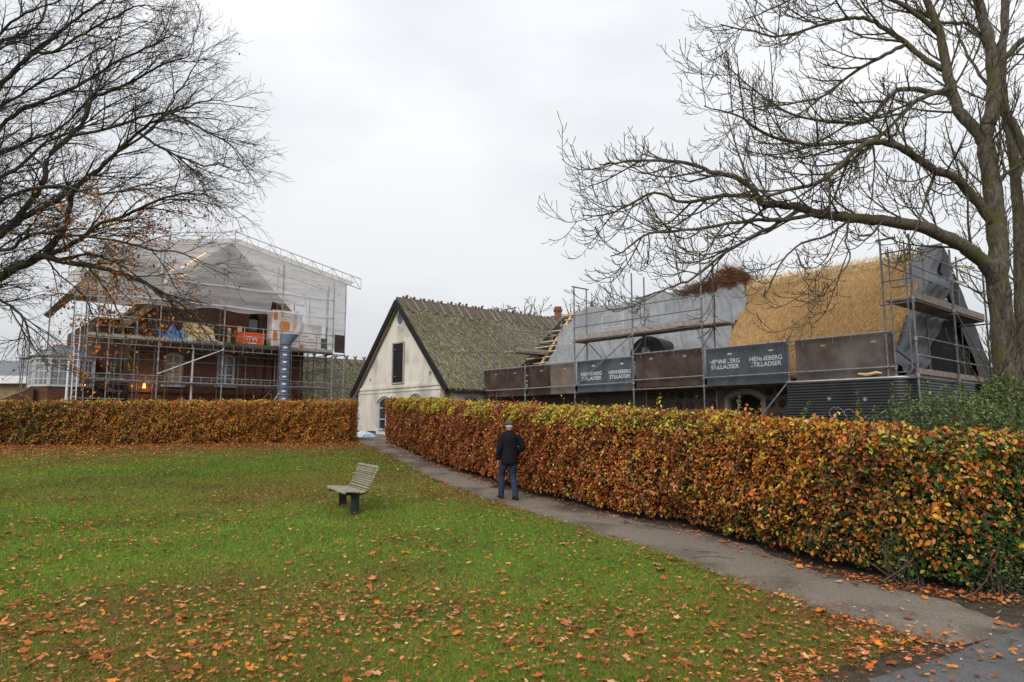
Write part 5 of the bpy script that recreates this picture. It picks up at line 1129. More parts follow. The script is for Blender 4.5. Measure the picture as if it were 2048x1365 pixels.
obj('print_line', MB().box(hq(sm - .02, .118, (zb + zt) / 2 - .19), E2 * .5, E1 * .01, UP * .05), white_paint, bn)
# loose goods: blue sheet, insulation boards, bent ply
def crumple(px0, px1, pyb, pyt, d, m, name, lab, cat, seed):
    s0, zb = onplane(px1, pyb, hq(0, d), -E2); s1, zt = onplane(px0, pyt, hq(0, d), -E2); zb = max(zb, HD2 + .03)
    def f(a, b):
        h = (zt - zb) * math.sin(math.pi * min(1, max(0, b))) * (.55 + .45 * math.sin(7 * a + seed + 3 * b) * math.sin(5 * a + 2 * seed)); return hq(s0 + (s1 - s0) * a, d + .9 * b - .1, zb + max(0, h) + .03)
    mb = MB(); mb.grid(f, 26, 12); o = obj(name, mb, m, None, smooth=False); tag(o, lab, cat); return o
crumple(318, 368, 684, 640, .1, mat('blue_tarpaulin', (.03, .11, .36), (.10, .24, .50), 5, .5, bump=.4), 'blue_tarpaulin', 'crumpled bright blue tarpaulin lying on the villa deck', 'tarpaulin', 1.)
crumple(360, 440, 690, 672, -.0, mat('grey_plastic_film', (.35, .38, .42), (.55, .58, .6), 5, .4), 'plastic_film', 'crumpled pale plastic film along the villa deck edge', 'plastic', 2.)
board_m = mat('yellow_insulation_board', (.52, .37, .16), (.66, .50, .26), 3, .8)
for k, (pa, pb, y0, y1) in enumerate(((372, 404, 684, 642), (402, 432, 686, 648))):
    s0, zb = onplane(pb, y0, hq(0, .4), -E2); s1, zt = onplane(pa, y1, hq(0, .4), -E2); zb = HD2 + .04
    o = obj('insulation_board', MB().prism([hq(s0, .3, zb), hq(s1, .3, zb), hq(s1 - .05 * k, .75, zt), hq(s0 + .1, .75, zt - .1 * k)], -E1 * .06), board_m); tag(o, ['yellow insulation board leaning on the house wall beside the blue tarpaulin', 'yellow insulation board leaning nearer the orange bin'][k], 'board')
ply_m = mat('tan_bent_card', (.40, .25, .12), (.52, .35, .19), 4, .8)
for k, (pa, pb) in enumerate(((453, 464), (471, 486))):
    s0 = onplane(pb, 680, hq(0, .3), -E2)[0]; s1 = onplane(pa, 680, hq(0, .3), -E2)[0]
    mb = MB(); mb.grid(lambda a, b: hq(s0 + (s1 - s0) * (a * .6 + .4 * (1 - b) ** 2), .3 + .25 * b, HD2 + .04 + (.95 + .15 * k) * b), 6, 8); o = obj('bent_card', mb, ply_m); tag(o, ['curved tan card sheet standing behind the rail', 'curved tan card sheet standing against the orange bin'][k], 'card')
# ================================================================== TREES
def catmull(P, n):
    P = np.asarray(P, float); Q = np.vstack([2 * P[0] - P[1], P, 2 * P[-1] - P[-2]]); out = []; m = len(P) - 1
    for t in np.linspace(0, m - 1e-6, n):
        i = int(t); f = t - i; a, b, c, d = Q[i], Q[i + 1], Q[i + 2], Q[i + 3]
        out.append(.5 * ((2 * b) + (c - a) * f + (2 * a - 5 * b + 4 * c - d) * f * f + (3 * b - a - 3 * c + d) * f ** 3))
    return np.array(out)
def tubes_mesh(name, polys):
    """polys: list of (pts[n,3], rad[n], sides); vectorised per (n, sides)"""
    groups = {}
    for p, r, s in polys: groups.setdefault((len(p), s), []).append((p, r))
    VV, FF, off = [], [], 0
    for (n, s), lst in groups.items():
        P = np.array([l[0] for l in lst]); Rr = np.array([l[1] for l in lst]); Bn = len(P)
        T = np.gradient(P, axis=1); T /= np.linalg.norm(T, axis=2, keepdims=True) + 1e-9
        ref = np.where(np.abs(T[..., 2:3]) < .92, np.array([0, 0, 1.]), np.array([1., 0, 0])); A = np.cross(T, ref); A /= np.linalg.norm(A, axis=2, keepdims=True) + 1e-9; Bv = np.cross(T, A)
        ang = 2 * np.pi * np.arange(s) / s
        V = P[:, :, None] + Rr[:, :, None, None] * (np.cos(ang)[None, None, :, None] * A[:, :, None] + np.sin(ang)[None, None, :, None] * Bv[:, :, None])
        idx = np.arange(Bn * n * s).reshape(Bn, n, s); a = idx[:, :-1]; b = np.roll(idx, -1, 2)[:, :-1]; c = np.roll(idx, -1, 2)[:, 1:]; d = idx[:, 1:]
        FF.append((np.stack([a, b, c, d], -1).reshape(-1, 4) + off)); VV.append(V.reshape(-1, 3)); off += Bn * n * s
    FFa = np.concatenate(FF); return npmesh(name, np.concatenate(VV), FFa.ravel(), np.full(len(FFa), 4))
TRN = random.Random(21); trg = np.random.default_rng(21)
def unit(v): return v / (np.linalg.norm(v) + 1e-9)
def shoot(p, d, L_, n, grav, up, wob):
    pts = [p]; st = L_ / (n - 1); d = unit(d)
    for i in range(n - 1):
        f = i / (n - 1); d = unit(d + UP * (grav * (1 - f) + up * f) + trg.normal(0, wob, 3)); p = p + d * st; pts.append(p)
    return np.array(pts)
def spawn(pts, rad, level, spec, out, tips, side=None):
    sp = spec[level]; seg = np.linalg.norm(np.diff(pts, axis=0), axis=1); s = np.concatenate([[0], np.cumsum(seg)]); tot = s[-1]
    n = int(tot * sp['den'] + TRN.random()); t0 = sp.get('t0', .15)
    for k in range(n):
        t = t0 + (1 - t0) * ((k + TRN.random()) / n); pos = t * tot; i = min(int(np.searchsorted(s, pos)), len(pts) - 1); i = max(i, 1); f = (pos - s[i - 1]) / (seg[i - 1] + 1e-9)
        p = pts[i - 1] * (1 - f) + pts[i] * f; r = rad[i - 1] * (1 - f) + rad[i] * f; tg = unit(pts[i] - pts[i - 1])
        az = TRN.uniform(0, 2 * math.pi); a = unit(np.cross(tg, UP) + 1e-4); b = np.cross(a, tg); sd = a * math.cos(az) * sp.get('flat', 1.0) + b * math.sin(az)
        an = sp['ang'] * TRN.uniform(.7, 1.3); d = unit(tg * math.cos(an) + unit(sd) * math.sin(an) + UP * sp.get('bias', 0))
        L_ = sp['len'] * TRN.uniform(.55, 1.25) * (1 - sp.get('short', .5) * t); r0 = min(r * .65, sp['r'] * TRN.uniform(.8, 1.2)); q = shoot(p, d, L_, sp['n'], sp['grav'], sp['up'], sp['wob'])
        rr = np.linspace(r0, max(r0 * sp.get('tap', .35), sp.get('rmin', .004)), sp['n']); out.append((q, rr, sp['s']))
        if level + 1 < len(spec): spawn(q, rr, level + 1, spec, out, tips)
        else: tips.append(q)
def build_tree(name, label, base, trunks, limbs, spec, bark, group=None):
    t = thing(name, base, label, 'tree', group); polys, tips = [], []
    for nm, P, r0, r1, *dm in trunks + limbs:
        q = catmull(P, max(8, len(P) * 4)); rr = np.linspace(r0, r1, len(q)) * (1 + .05 * np.sin(np.arange(len(q)) * 1.7)); q = q + trg.normal(0, .012, q.shape)
        o = link(nm, tubes_mesh(nm, [(q, rr, 12 if r0 > .1 else 8)]), bark, t, smooth=True)
        spawn(q, rr, 0, [dict(spec[0], den=spec[0]['den'] * (dm[0] if dm else 1))] + spec[1:], polys, tips)
    tag(link('twigs', tubes_mesh('twigs', polys), bark, t, smooth=True), kind='stuff')
    return t, tips, polys
ash_bark = mat('ash_bark', (.038, .031, .023), (.155, .13, .098), 16, .9, bump=.8, bscale=30, stretch=(1, 1, .35), c3=(.080, .078, .022), scale3=2.2)
beech_bark = mat('beech_bark', (.024, .020, .017), (.060, .052, .045), 9, .85, bump=.4, c3=(.055, .060, .025), scale3=1.8)
ash_spec = [dict(den=2.2, t0=.12, ang=.68, len=2.2, r=.032, n=10, s=6, grav=-.05, up=.30, wob=.05, bias=.02, tap=.3, short=.35, rmin=.009),
            dict(den=3.9, t0=.15, ang=.66, len=.90, r=.015, n=7, s=4, grav=-.06, up=.52, wob=.05, tap=.5, short=.3, rmin=.0085),
            dict(den=5.2, t0=.25, ang=.75, len=.38, r=.0095, n=5, s=3, grav=-.04, up=.48, wob=.05, tap=.9, short=.2, rmin=.0082)]
def LP(pts, Ya, Yb): n = len(pts); return [at(px, py, Ya + (Yb - Ya) * i / (n - 1)) for i, (px, py) in enumerate(pts)]
TY = 17.6
trunkA = [('trunk', [np.array([*at(2018, 800, TY)[:2], -.1])] + LP([(2014, 740), (2004, 650), (1995, 560), (1996, 500), (1988, 403), (1974, 311), (1967, 271)], TY, TY), .31, .19)]
limbsA = [('limb', LP([(1967, 275), (1926, 234), (1908, 194), (1893, 139), (1882, 73), (1853, 0), (1830, -60), (1800, -140)], TY, TY + .5), .16, .07),
          ('limb', LP([(1967, 275), (1981, 238), (1987, 183), (1983, 110), (1967, 44), (1956, 0), (1940, -80), (1935, -160)], TY, TY + .2), .20, .09),
          ('limb', LP([(1996, 575), (1977, 537), (1939, 501), (1890, 474), (1842, 454), (1765, 443), (1700, 436), (1640, 428), (1590, 415), (1526, 408)], TY, TY - 1.5), .20, .085),
          ('limb', LP([(1526, 408), (1487, 362), (1421, 343), (1364, 325), (1284, 322), (1235, 325), (1200, 330)], TY - 1.5, TY - 2.6), .07, .015),
          ('limb', LP([(1530, 408), (1495, 391), (1425, 395), (1364, 406), (1311, 385), (1250, 415), (1200, 432), (1165, 430)], TY - 1.5, TY - 1.0), .06, .013),
          ('limb', LP([(1640, 428), (1560, 440), (1478, 444), (1381, 461), (1298, 468), (1250, 500), (1220, 515)], TY - 1.2, TY - 3.2), .055, .012),
          ('limb', LP([(1600, 420), (1530, 461), (1451, 505), (1390, 555), (1330, 580), (1270, 600)], TY - 1.3, TY - 2.2), .05, .011),
          ('limb', LP([(1700, 436), (1660, 470), (1600, 490), (1560, 530), (1530, 590), (1530, 580)], TY - 1.0, TY - 2.6), .035, .010, .5),
          ('limb', LP([(1992, 455), (1945, 392), (1908, 355), (1871, 341), (1831, 315), (1794, 293), (1750, 284), (1717, 297), (1670, 341), (1633, 366), (1578, 381), (1500, 400)], TY, TY - 2.5), .13, .03),
          ('limb', LP([(1750, 284), (1690, 285), (1620, 290), (1540, 270), (1470, 230), (1410, 215)], TY - 1.2, TY - 3), .06, .012),
          ('limb', LP([(1893, 139), (1860, 128), (1813, 88), (1776, 62), (1739, 40), (1703, 37), (1652, 48), (1560, 73), (1500, 62), (1440, 50)], TY + .3, TY + 1.5), .09, .018),
          ('limb', LP([(1813, 88), (1765, 113), (1706, 146), (1651, 190), (1597, 205), (1520, 215), (1450, 225)], TY + .5, TY + 2), .06, .014),
          ('limb', LP([(1905, 190), (1853, 182), (1798, 180), (1761, 212), (1740, 242), (1681, 245), (1597, 234), (1520, 190), (1450, 130)], TY + .2, TY - 1.5), .08, .014),
          ('limb', LP([(1900, 178), (1838, 198), (1802, 234), (1743, 289), (1690, 330), (1640, 350), (1560, 345)], TY + .1, TY - 2), .07, .014),
          ('limb', LP([(1882, 73), (1820, 20), (1740, -20), (1650, -30), (1560, 10), (1490, 40)], TY + .4, TY - 1), .07, .014),
          ('limb', LP([(1983, 110), (1940, 50), (1880, 45), (1800, 5), (1700, -40)], TY + .1, TY + 1.5), .06, .02),
          ('limb', LP([(1871, 341), (1850, 400), (1835, 450), (1800, 520), (1780, 550)], TY - .5, TY - 1.6), .035, .010, .45),
          ('limb', LP([(1985, 400), (2010, 350), (2060, 320), (2120, 300)], TY, TY - 1), .07, .02),
          ('limb', LP([(1700, 436), (1690, 480), (1700, 520), (1660, 570), (1640, 620)], TY - 1.2, TY - 2.4), .026, .009, .5)]
ash, tips, _ = build_tree('bare_ash_tree', 'large leafless mossy ash tree arching over the stone barn', trunkA[0][1][0], trunkA, limbsA, ash_spec, ash_bark)
bx = at(2046, 760, 19.5)
trunkB = [('trunk', [np.array([bx[0], bx[1], .1])] + LP([(2044, 640), (2038, 500), (2033, 366), (2021, 275), (2008, 205), (2003, 120), (2010, 20), (2005, -120)], 19.5, 19.5), .17, .10)]
limbsB = [('limb', LP([(2060, 330), (2025, 249), (1996, 212), (1985, 176), (2000, 128), (2048, 80), (2100, 60)], 18.8, 18.0), .13, .07),
          ('limb', LP([(2100, 640), (2085, 450), (2060, 330)], 19.3, 18.8), .2, .14), ('limb', LP([(2033, 366), (2060, 300), (2110, 240)], 19.5, 20), .08, .03), ('limb', LP([(2008, 205), (1960, 150), (1920, 80), (1900, 0)], 19.5, 21), .06, .02)]
spB = [dict(ash_spec[0], den=1.5), dict(ash_spec[1], den=2.4), dict(ash_spec[2], den=3)]
build_tree('ash_tree_trunk', 'second leafless ash trunk rising just behind the arching ash', trunkB[0][1][0], trunkB, limbsB, spB, ash_bark)

beech_spec = [dict(den=3.0, t0=.12, ang=.52, len=1.55, r=.020, n=8, s=5, grav=.02, up=-.06, wob=.08, bias=-.02, tap=.3, short=.4, rmin=.006, flat=1.6),
              dict(den=7.0, t0=.12, ang=.60, len=.85, r=.009, n=6, s=3, grav=-.02, up=.0, wob=.10, tap=.5, short=.4, rmin=.0038, flat=1.6),
              dict(den=6.2, t0=.15, ang=.65, len=.36, r=.0050, n=4, s=3, grav=.03, up=.04, wob=.10, tap=.75, short=.3, rmin=.0034)]
BY = 14.5
tb = np.array([-13.4, BY, -.1])
trunkC = [('trunk', [tb, tb + np.array([.05, 0, 2.2]), tb + np.array([.1, .1, 4.5]), tb + np.array([0, .2, 8]), tb + np.array([.3, .2, 12])], .55, .22)]
T_ = lambda z: tb + np.array([.08, .1, z])
limbsC = [('limb', [T_(3.6)] + LP([(-40, 575), (0, 556), (29, 537), (59, 526), (88, 512), (117, 522), (176, 532), (234, 544), (293, 567), (352, 603), (396, 635), (430, 665)], BY, BY - 1.5), .17, .012, .8),
          ('limb', LP([(88, 512), (126, 462), (138, 424), (148, 377), (189, 347), (236, 303), (276, 266), (324, 236), (371, 216), (420, 200), (455, 205)], BY - .3, BY - .8), .10, .010),
          ('limb', LP([(95, 508), (126, 500), (164, 477), (205, 447), (264, 427), (322, 398), (380, 388), (430, 395)], BY - .3, BY - 2.2), .085, .011),
          ('limb', LP([(117, 522), (176, 509), (211, 518), (264, 544), (320, 590), (360, 605)], BY - .4, BY - 2.0), .05, .009, .6),
          ('limb', [T_(4.6)] + LP([(-30, 490), (20, 452), (84, 371), (94, 320), (145, 270), (175, 229), (182, 202), (216, 185), (280, 155), (330, 128), (370, 115), (400, 98)], BY, BY + .8), .12, .011),
          ('limb', [T_(4.8)] + LP([(-30, 465), (20, 452), (60, 430), (101, 408), (145, 381), (190, 345)], BY + .5, BY - .5), .10, .04),
          ('limb', LP([(145, 270), (200, 262), (280, 235), (350, 230), (410, 262), (460, 290), (490, 325)], BY + .3, BY - 1.0), .055, .010),
          ('limb', LP([(276, 266), (330, 300), (400, 330), (440, 330), (480, 345)], BY - .5, BY - 1.8), .045, .009),
          ('limb', [T_(5.4)] + LP([(-20, 372), (0, 357), (44, 330), (91, 286), (150, 262), (220, 210), (300, 175)], BY + .3, BY + 1.8), .085, .014),
          ('limb', [T_(6.4)] + LP([(-40, 210), (0, 169), (34, 138), (64, 108), (115, 67), (155, 37), (209, 0), (250, -20), (290, -10)], BY + .2, BY + .4), .10, .014),
          ('limb', LP([(64, 108), (115, 100), (189, 54), (243, 27), (280, 12), (310, 18)], BY + .3, BY - 1.2), .055, .010),
          ('limb', [T_(7.2)] + LP([(-20, 110), (30, 75), (67, 57), (88, 30), (92, -30), (110, -90)], BY, BY + 1), .07, .02),
          ('limb', [T_(5.9)] + LP([(-20, 280), (20, 235), (90, 200), (160, 170), (240, 120), (310, 90), (340, 72), (370, 78)], BY + .6, BY - .4), .08, .011),
          ('limb', [T_(3.0)] + LP([(-60, 590), (0, 602), (44, 632), (57, 669), (70, 700), (95, 730)], BY - .2, BY - 1.4), .06, .010),
          ('limb', LP([(176, 532), (205, 570), (235, 620), (250, 670), (265, 700), (280, 725)], BY - .6, BY - 1.8), .03, .007, .7),
          ('limb', LP([(88, 512), (120, 550), (165, 590), (190, 640), (195, 680)], BY - .4, BY - 1.0), .03, .007, .7),
          ('limb', [T_(4.2)] + LP([(-60, 440), (0, 404), (50, 381), (120, 372), (200, 390), (290, 370), (340, 378)], BY - .6, BY - 2.4), .07, .010),
          ('limb', [T_(6.2)] + LP([(-30, 240), (40, 190), (110, 150), (180, 110), (250, 70), (310, 40)], BY + 1, BY + 1.6), .06, .010),
          ('limb', [T_(6.9)] + LP([(-40, 130), (30, 40), (100, 10), (170, -20)], BY - .6, BY - 1.6), .06, .010),
          ('limb', [T_(5.2)] + LP([(-30, 330), (40, 290), (120, 255), (200, 180), (290, 130)], BY - .8, BY - 2), .06, .010),
          ('limb', [T_(3.4)] + LP([(-40, 520), (20, 500), (60, 470), (130, 470), (220, 480), (300, 500), (360, 505), (420, 530)], BY - .8, BY - 2.2), .07, .010),
          ('limb', LP([(236, 303), (300, 262), (360, 180), (385, 140), (410, 85)], BY - .6, BY + .6), .045, .009)]
limbsC = [(l[0], l[1], l[2] * .66, l[3] * .85, *l[4:]) for l in limbsC]
beech, btips, _ = build_tree('bare_beech_tree', 'nearly leafless beech with dense fine twigs reaching over the lawn', tb, trunkC, limbsC, beech_spec, beech_bark)
# last orange leaves hanging low on the beech
bt = np.array([q[j] for q in btips for j in (1, 2, 3)])
cz = np.linalg.norm((bt - at(240, 600, BY - 1.2)) / np.array([1.5, 1.6, 1.5]), axis=1); cz2 = np.linalg.norm((bt - at(270, 450, BY - 1.2)) / np.array([1.3, 1.6, .5]), axis=1); cz3 = np.linalg.norm((bt - at(215, 670, BY - 1.4)) / np.array([.6, 1.6, .8]), axis=1)
pk = trg.random(len(bt)) < np.clip(.50 * np.exp(-cz ** 2) + .50 * np.exp(-cz2 ** 2) + 1.0 * np.exp(-cz3 ** 2) + .003, 0, 1)
bt = bt[pk]; n = len(bt); k_ = PK.index; pr = np.zeros((n, len(PK))); pr[:, k_('orange')] = 1.6; pr[:, k_('russet')] = .9; pr[:, k_('amber')] = .7; pr[:, k_('brown')] = .3
tag(link('leaves', leafmesh('leaves', bt + trg.normal(0, .03, bt.shape), trg.normal(0, .5, (n, 3)) - UP * .6, trg.normal(0, 1, (n, 3)), trg.uniform(.042, .078, n), pick(pr), kind=4), leaf_m, beech), kind='stuff')
# small bare trees beyond the roofs
far_spec = [dict(den=1.6, t0=.25, ang=.6, len=2.4, r=.06, n=6, s=4, grav=0, up=.12, wob=.1, tap=.4, rmin=.03), dict(den=2.2, t0=.2, ang=.6, len=1.0, r=.035, n=5, s=3, grav=0, up=.15, wob=.12, tap=.6, rmin=.024)]
for k, (px, py, Y) in enumerate(((1046, 604, 78.), (1178, 596, 74.), (1215, 600, 76.))):
    c = at(px, py, Y); b0 = np.array([c[0], Y, 1.2]); tr_ = [('trunk', [b0, b0 + np.array([.1, 0, (c[2] - 1.2) * .5]), np.array([c[0] + .2, Y, c[2] - .5])], .28, .05)]
    lm_ = [('limb', [b0 + UP * (c[2] - 1.2) * f, b0 + UP * ((c[2] - 1.2) * f + 1.6) + np.array([dx * .5, 0, 0]), np.array([c[0] + dx, Y + .5, c[2] - .4 + .3 * math.sin(dx)])], .12, .03) for f, dx in ((.6, -2.6), (.65, 2.4), (.7, -1.2), (.72, 1.1))]
    build_tree('distant_tree', ['small bare tree showing over the cottage ridge', 'small bare tree behind the tarpaulin roof', 'bare treetop between the scaffold poles behind the tarpaulin'][k], b0, tr_, lm_, far_spec, ash_bark, 'bare trees beyond the roofs')

# ================================================================== SHRUBS
shrub_leaf = mat('green_shrub_leaf', (1, 1, 1), vcol=True, rough=.5, spec=.3, transl=.3)
GREENS = np.array([(.085, .150, .045), (.055, .105, .030), (.12, .18, .06), (.17, .22, .08), (.035, .065, .022), (.26, .26, .09)])
def shrub(name, label, c, rad, n, ls, stems, cat='shrub', zmin=0.):
    t = thing(name, (c[0], c[1], float(g(c[1]))), label, cat); d = rng.normal(0, 1, (n, 3)); d /= np.linalg.norm(d, axis=1, keepdims=True); P = c + d * np.array(rad) * (rng.random((n, 1)) ** .35) * (.75 + .5 * vnoise(d * 2.2 + c, 1.3)[:, None])
    P = P[P[:, 2] > g(P[:, 1]) + .03]; polys = []
    gz = float(g(c[1]))
    for k in range(26):
        a = rng.normal(0, .35, 2) * np.array(rad[:2]); e = c + np.array([*(rng.normal(0, .6, 2) * np.array(rad[:2])), rad[2] * rng.uniform(.2, .9)]); b0 = np.array([c[0] + a[0], c[1] + a[1], gz]); m_ = (b0 + e) / 2 + rng.normal(0, .1, 3); polys.append((catmull([b0, m_, e], 6), np.linspace(.012, .005, 6), 4))
    for (px, py, Y, h) in stems:
        top_ = at(px, py, Y); b0 = top_ - UP * h + np.array([rng.normal(0, .12), rng.normal(0, .1), 0]); q = catmull([b0, (b0 + top_) / 2 + rng.normal(0, .05, 3), top_], 7); polys.append((q, np.linspace(.008, .004, 7), 4))
        m = int(h * 150); f = rng.random(m); i = np.minimum((f * 6).astype(int), 5); fr_ = (f * 6 - i)[:, None]; pp = q[i] * (1 - fr_) + q[i + 1] * fr_ + rng.normal(0, .035, (m, 3)) * (1.3 - f[:, None]); P = np.vstack([P, pp])
    m = len(P); link('stems', tubes_mesh('stems', polys), ash_bark, t); cl = GREENS[rng.integers(0, len(GREENS), m)] * rng.uniform(.7, 1.4, (m, 1))
    tag(link('foliage', leafmesh('foliage', P, rng.normal(0, .7, (m, 3)) - UP * .1, rng.normal(0, .6, (m, 3)) + UP * .6, rng.uniform(.6, 1.3, m) * ls, cl, wid=.55, kind=2), shrub_leaf, t), kind='stuff'); return t
shrub('bramble_shrub', 'loose green shrub with upright shoots between hedge and corrugated screen', at(1900, 850, 10.6) - UP * .25, (1.5, .7, .85), 7500, .055,
      [(1783, 768, 10.4, 1.0), (1817, 770, 10.5, 1.0), (1850, 758, 10.7, 1.1), (1846, 782, 10.6, .9), (1893, 783, 10.8, .9), (1924, 767, 10.9, 1.1), (1800, 800, 10.3, .7), (1960, 800, 11.2, .8), (1870, 800, 10.4, .7)])
shrub('ivy_bush', 'dense green bush at the foot of the ash trees beside the screen', at(2035, 850, 15.4) * np.array([1, 1, 0]) + UP * 1.35, (1.6, 1.1, 1.45), 15000, .08, [(1985, 752, 15.0, .9), (2010, 745, 15.0, .9)], 'bush')
shrub('weed_clump', 'low green weeds growing along the hedge top before the ivy bush', at(2040, 850, 10.8) - UP * .25, (1.3, .5, .70), 4200, .055, [(2000, 800, 10.8, .7), (2035, 806, 10.6, .7)], 'shrub')
for k, (px, py, Y, h, lab) in enumerate(((1478, 787, 13.6, .75, 'single leafy shoot before the arched stone window'), (1714, 778, 11.0, .8, 'single leafy shoot between the white sprayed rings'), (1618, 806, 11.9, .5, 'short leafy shoot at the end of the corrugated screen'))):
    shrub('hedge_shoot', lab, at(px, py + 60, Y), (.05, .05, .05), 10, .05, [(px, py, Y, h)], 'plant')
ivy_c = RB[9:12].mean(0)
shrub('dark_ivy', 'dark green ivy growing through the hedge foot beside leaf litter', RB[-3] + np.array([.25, .12, .42]), (.5, .22, .40), 1500, .05, [], 'ivy')
shrub('low_evergreen', 'low dark evergreen plant under the hedge beside the path', RB[9] + np.array([.1, .05, .35]), (.35, .16, .30), 700, .05, [], 'plant')

# ================================================================== BENCH
bn_ = thing('park_bench', (0, 0, 0), 'weathered slatted park bench on dark posts standing in the lawn', 'bench')
ax_ = unit(np.array([-.46, .89, 0])); fd = np.array([-ax_[1], ax_[0], 0]); Nn_ = np.array([-3.03, 13.62, 0]); gz = float(g(14.2)); bn_.location = tuple(Nn_ + ax_ * .73 + UP * gz); W[bn_] = np.array(bn_.location)
slat_m = mat('lichened_slat', (.20, .185, .125), (.45, .425, .32), 26, .9, bump=.5, stretch=(1, 1, 1), c3=(.22, .21, .13), scale3=7, rnd=.2)
post_m = mat('dark_painted_post', (.012, .016, .016), (.028, .034, .034), 8, .6)
B3 = lambda a, u, z: Nn_ + ax_ * a + fd * u + UP * (gz + z)
prof = [(.265, .435, -.25), (.19, .445, 0), (.12, .440, .05), (.05, .432, .1), (-.02, .424, .1), (-.09, .418, .1), (-.155, .422, -.15), (-.215, .445, -.5), (-.258, .487, -.95)]
for k in range(8): prof.append((-.285 - .019 * k, .540 + .0415 * k, -1.2))
prof.append((-.445, .880, -1.2)); prof = [(u * .92, z, t_) for u, z, t_ in prof]
for k, (u, z, tilt) in enumerate(prof):
    last = k == len(prof) - 1; w_ = .058 if not last else .075; h_ = .034 if not last else .06; tv = fd * math.cos(tilt) + UP * -math.sin(tilt); nv_ = np.cross(ax_, tv); nv_ = nv_ if nv_[2] > 0 else -nv_
    h_ = .06 if k == 0 else h_
    o = obj('slat', MB().box(B3(.73, u, z), ax_ * 1.46, tv * (w_ if k < 7 or last else .040), nv_ * h_), slat_m, bn_, bevel=.012)
for a in (.22, 1.24):
    obj('leg', MB().box(B3(a, -.02, .17), ax_ * .10, fd * .15, UP * .46), post_m, bn_, bevel=.006)
    br_pts = [(.27, .385), (.05, .375), (-.10, .37), (-.20, .385), (-.275, .43), (-.30, .52), (-.42, .84)]
    mb = MB(); mb.loft([[B3(a + da, u + du, z + dz) for da, du, dz in ((-.03, -.0, -.022), (.03, -.0, -.022), (.03, -.012, .022), (-.03, -.012, .022))] for u, z in br_pts]); obj('bracket', mb, post_m, bn_)
obj('stretcher', MB().bar(B3(.2, -.02, .345), B3(1.26, -.02, .345), .09, .05), post_m, bn_)

# ================================================================== PERSON
pp = gnd(1019, 1000); pdir = unit((PL[5] - PL[6]) * np.array([1, 1, 0])); fwd = unit(pdir * .75 + np.array([0, 1, 0]) * .25); rgt = np.cross(fwd, UP)
gzp = float(g(pp[1])); X3 = lambda x, y, z: pp * np.array([1, 1, 0]) + rgt * x + fwd * y + UP * (gzp + .014 + z)
def ell(mb, cx, rx, ry, rz, n=12, m=8, fx=lambda x, y, z: X3(x, y, z)):
    rings = []
    for j in range(1, m): th = math.pi * j / m; rings.append([fx(cx[0] + rx * math.sin(th) * math.cos(2 * math.pi * k / n), cx[1] + ry * math.sin(th) * math.sin(2 * math.pi * k / n), cx[2] + rz * math.cos(th)) for k in range(n)])
    return mb.loft(rings)
def limb3(mb, pts, rad, n=12):   # tube with slight densification
    q = catmull([X3(*p) for p in pts], len(pts) * 4); r = np.interp(np.linspace(0, 1, len(q)), np.linspace(0, 1, len(rad)), rad); mb.tube(list(q), list(r), n)
    return mb
def rings3(mb, rows, n=20):      # rows (z, cx, cy, rx, ry)
    return mb.loft([[X3(cx + rx * math.cos(2 * math.pi * k / n), cy + ry * math.sin(2 * math.pi * k / n), z) for k in range(n)] for z, cx, cy, rx, ry in rows])
def remesh(o, vox, it=6):
    m = o.modifiers.new('r', 'REMESH'); m.mode = 'VOXEL'; m.voxel_size = vox; m.use_smooth_shade = True
    s = o.modifiers.new('s', 'SMOOTH'); s.iterations = it; s.factor = .5
    dg = bpy.context.evaluated_depsgraph_get(); me = bpy.data.meshes.new_from_object(o.evaluated_get(dg)); ml = o.data.materials[0]; o.modifiers.clear(); o.data = me
    if not me.materials: me.materials.append(ml)
    me.polygons.foreach_set('use_smooth', [True] * len(me.polygons))
LH, RH = (-.095, .0, .90), (.095, .0, .90)
lk, la = (-.115, .20, .52), (-.125, .20, .10); rk, ra = (.10, .06, .50), (.085, -.16, .09)
LS, RS = (-.185, -.01, 1.415), (.185, -.01, 1.415); le, lw = (-.255, -.03, 1.12), (-.255, .06, .865); re_, rw = (.305, -.05, 1.14), (.215, .13, .99)
skin = mat('skin', (.42, .24, .17), (.50, .30, .22), 12, .55)
mb = MB()
ell(mb, (-.012, .02, 1.625), .074, .098, .118, 16, 12); ell(mb, (-.014, .075, 1.575), .05, .05, .055)           # skull, jaw
limb3(mb, [(0, -.015, 1.44), (-.004, -.005, 1.50), (-.008, .0, 1.56)], [.062, .058, .058])
ell(mb, (-.03, .125, 1.61), .013, .022, .026, 8, 6); ell(mb, (-.086, .01, 1.615), .012, .026, .034, 8, 6); ell(mb, (.064, .0, 1.615), .012, .026, .034, 8, 6)   # nose, ears
rings3(mb, [(.86, 0, 0, .14, .10), (.95, 0, 0, .15, .105), (1.1, 0, .01, .13, .10), (1.3, 0, 0, .15, .11), (1.42, 0, -.01, .15, .085), (1.46, 0, -.01, .09, .07)])
for h, k, a in ((LH, lk, la), (RH, rk, ra)): limb3(mb, [h, ((h[0] + k[0]) / 2, (h[1] + k[1]) / 2, (h[2] + k[2]) / 2), k, ((k[0] + a[0]) / 2, (k[1] + a[1]) / 2 - .01, (k[2] + a[2]) / 2), a], [.075, .07, .05, .047, .035])
for s, e, w_ in ((LS, le, lw), (RS, re_, rw)): limb3(mb, [s, e, w_], [.045, .042, .036, .028])
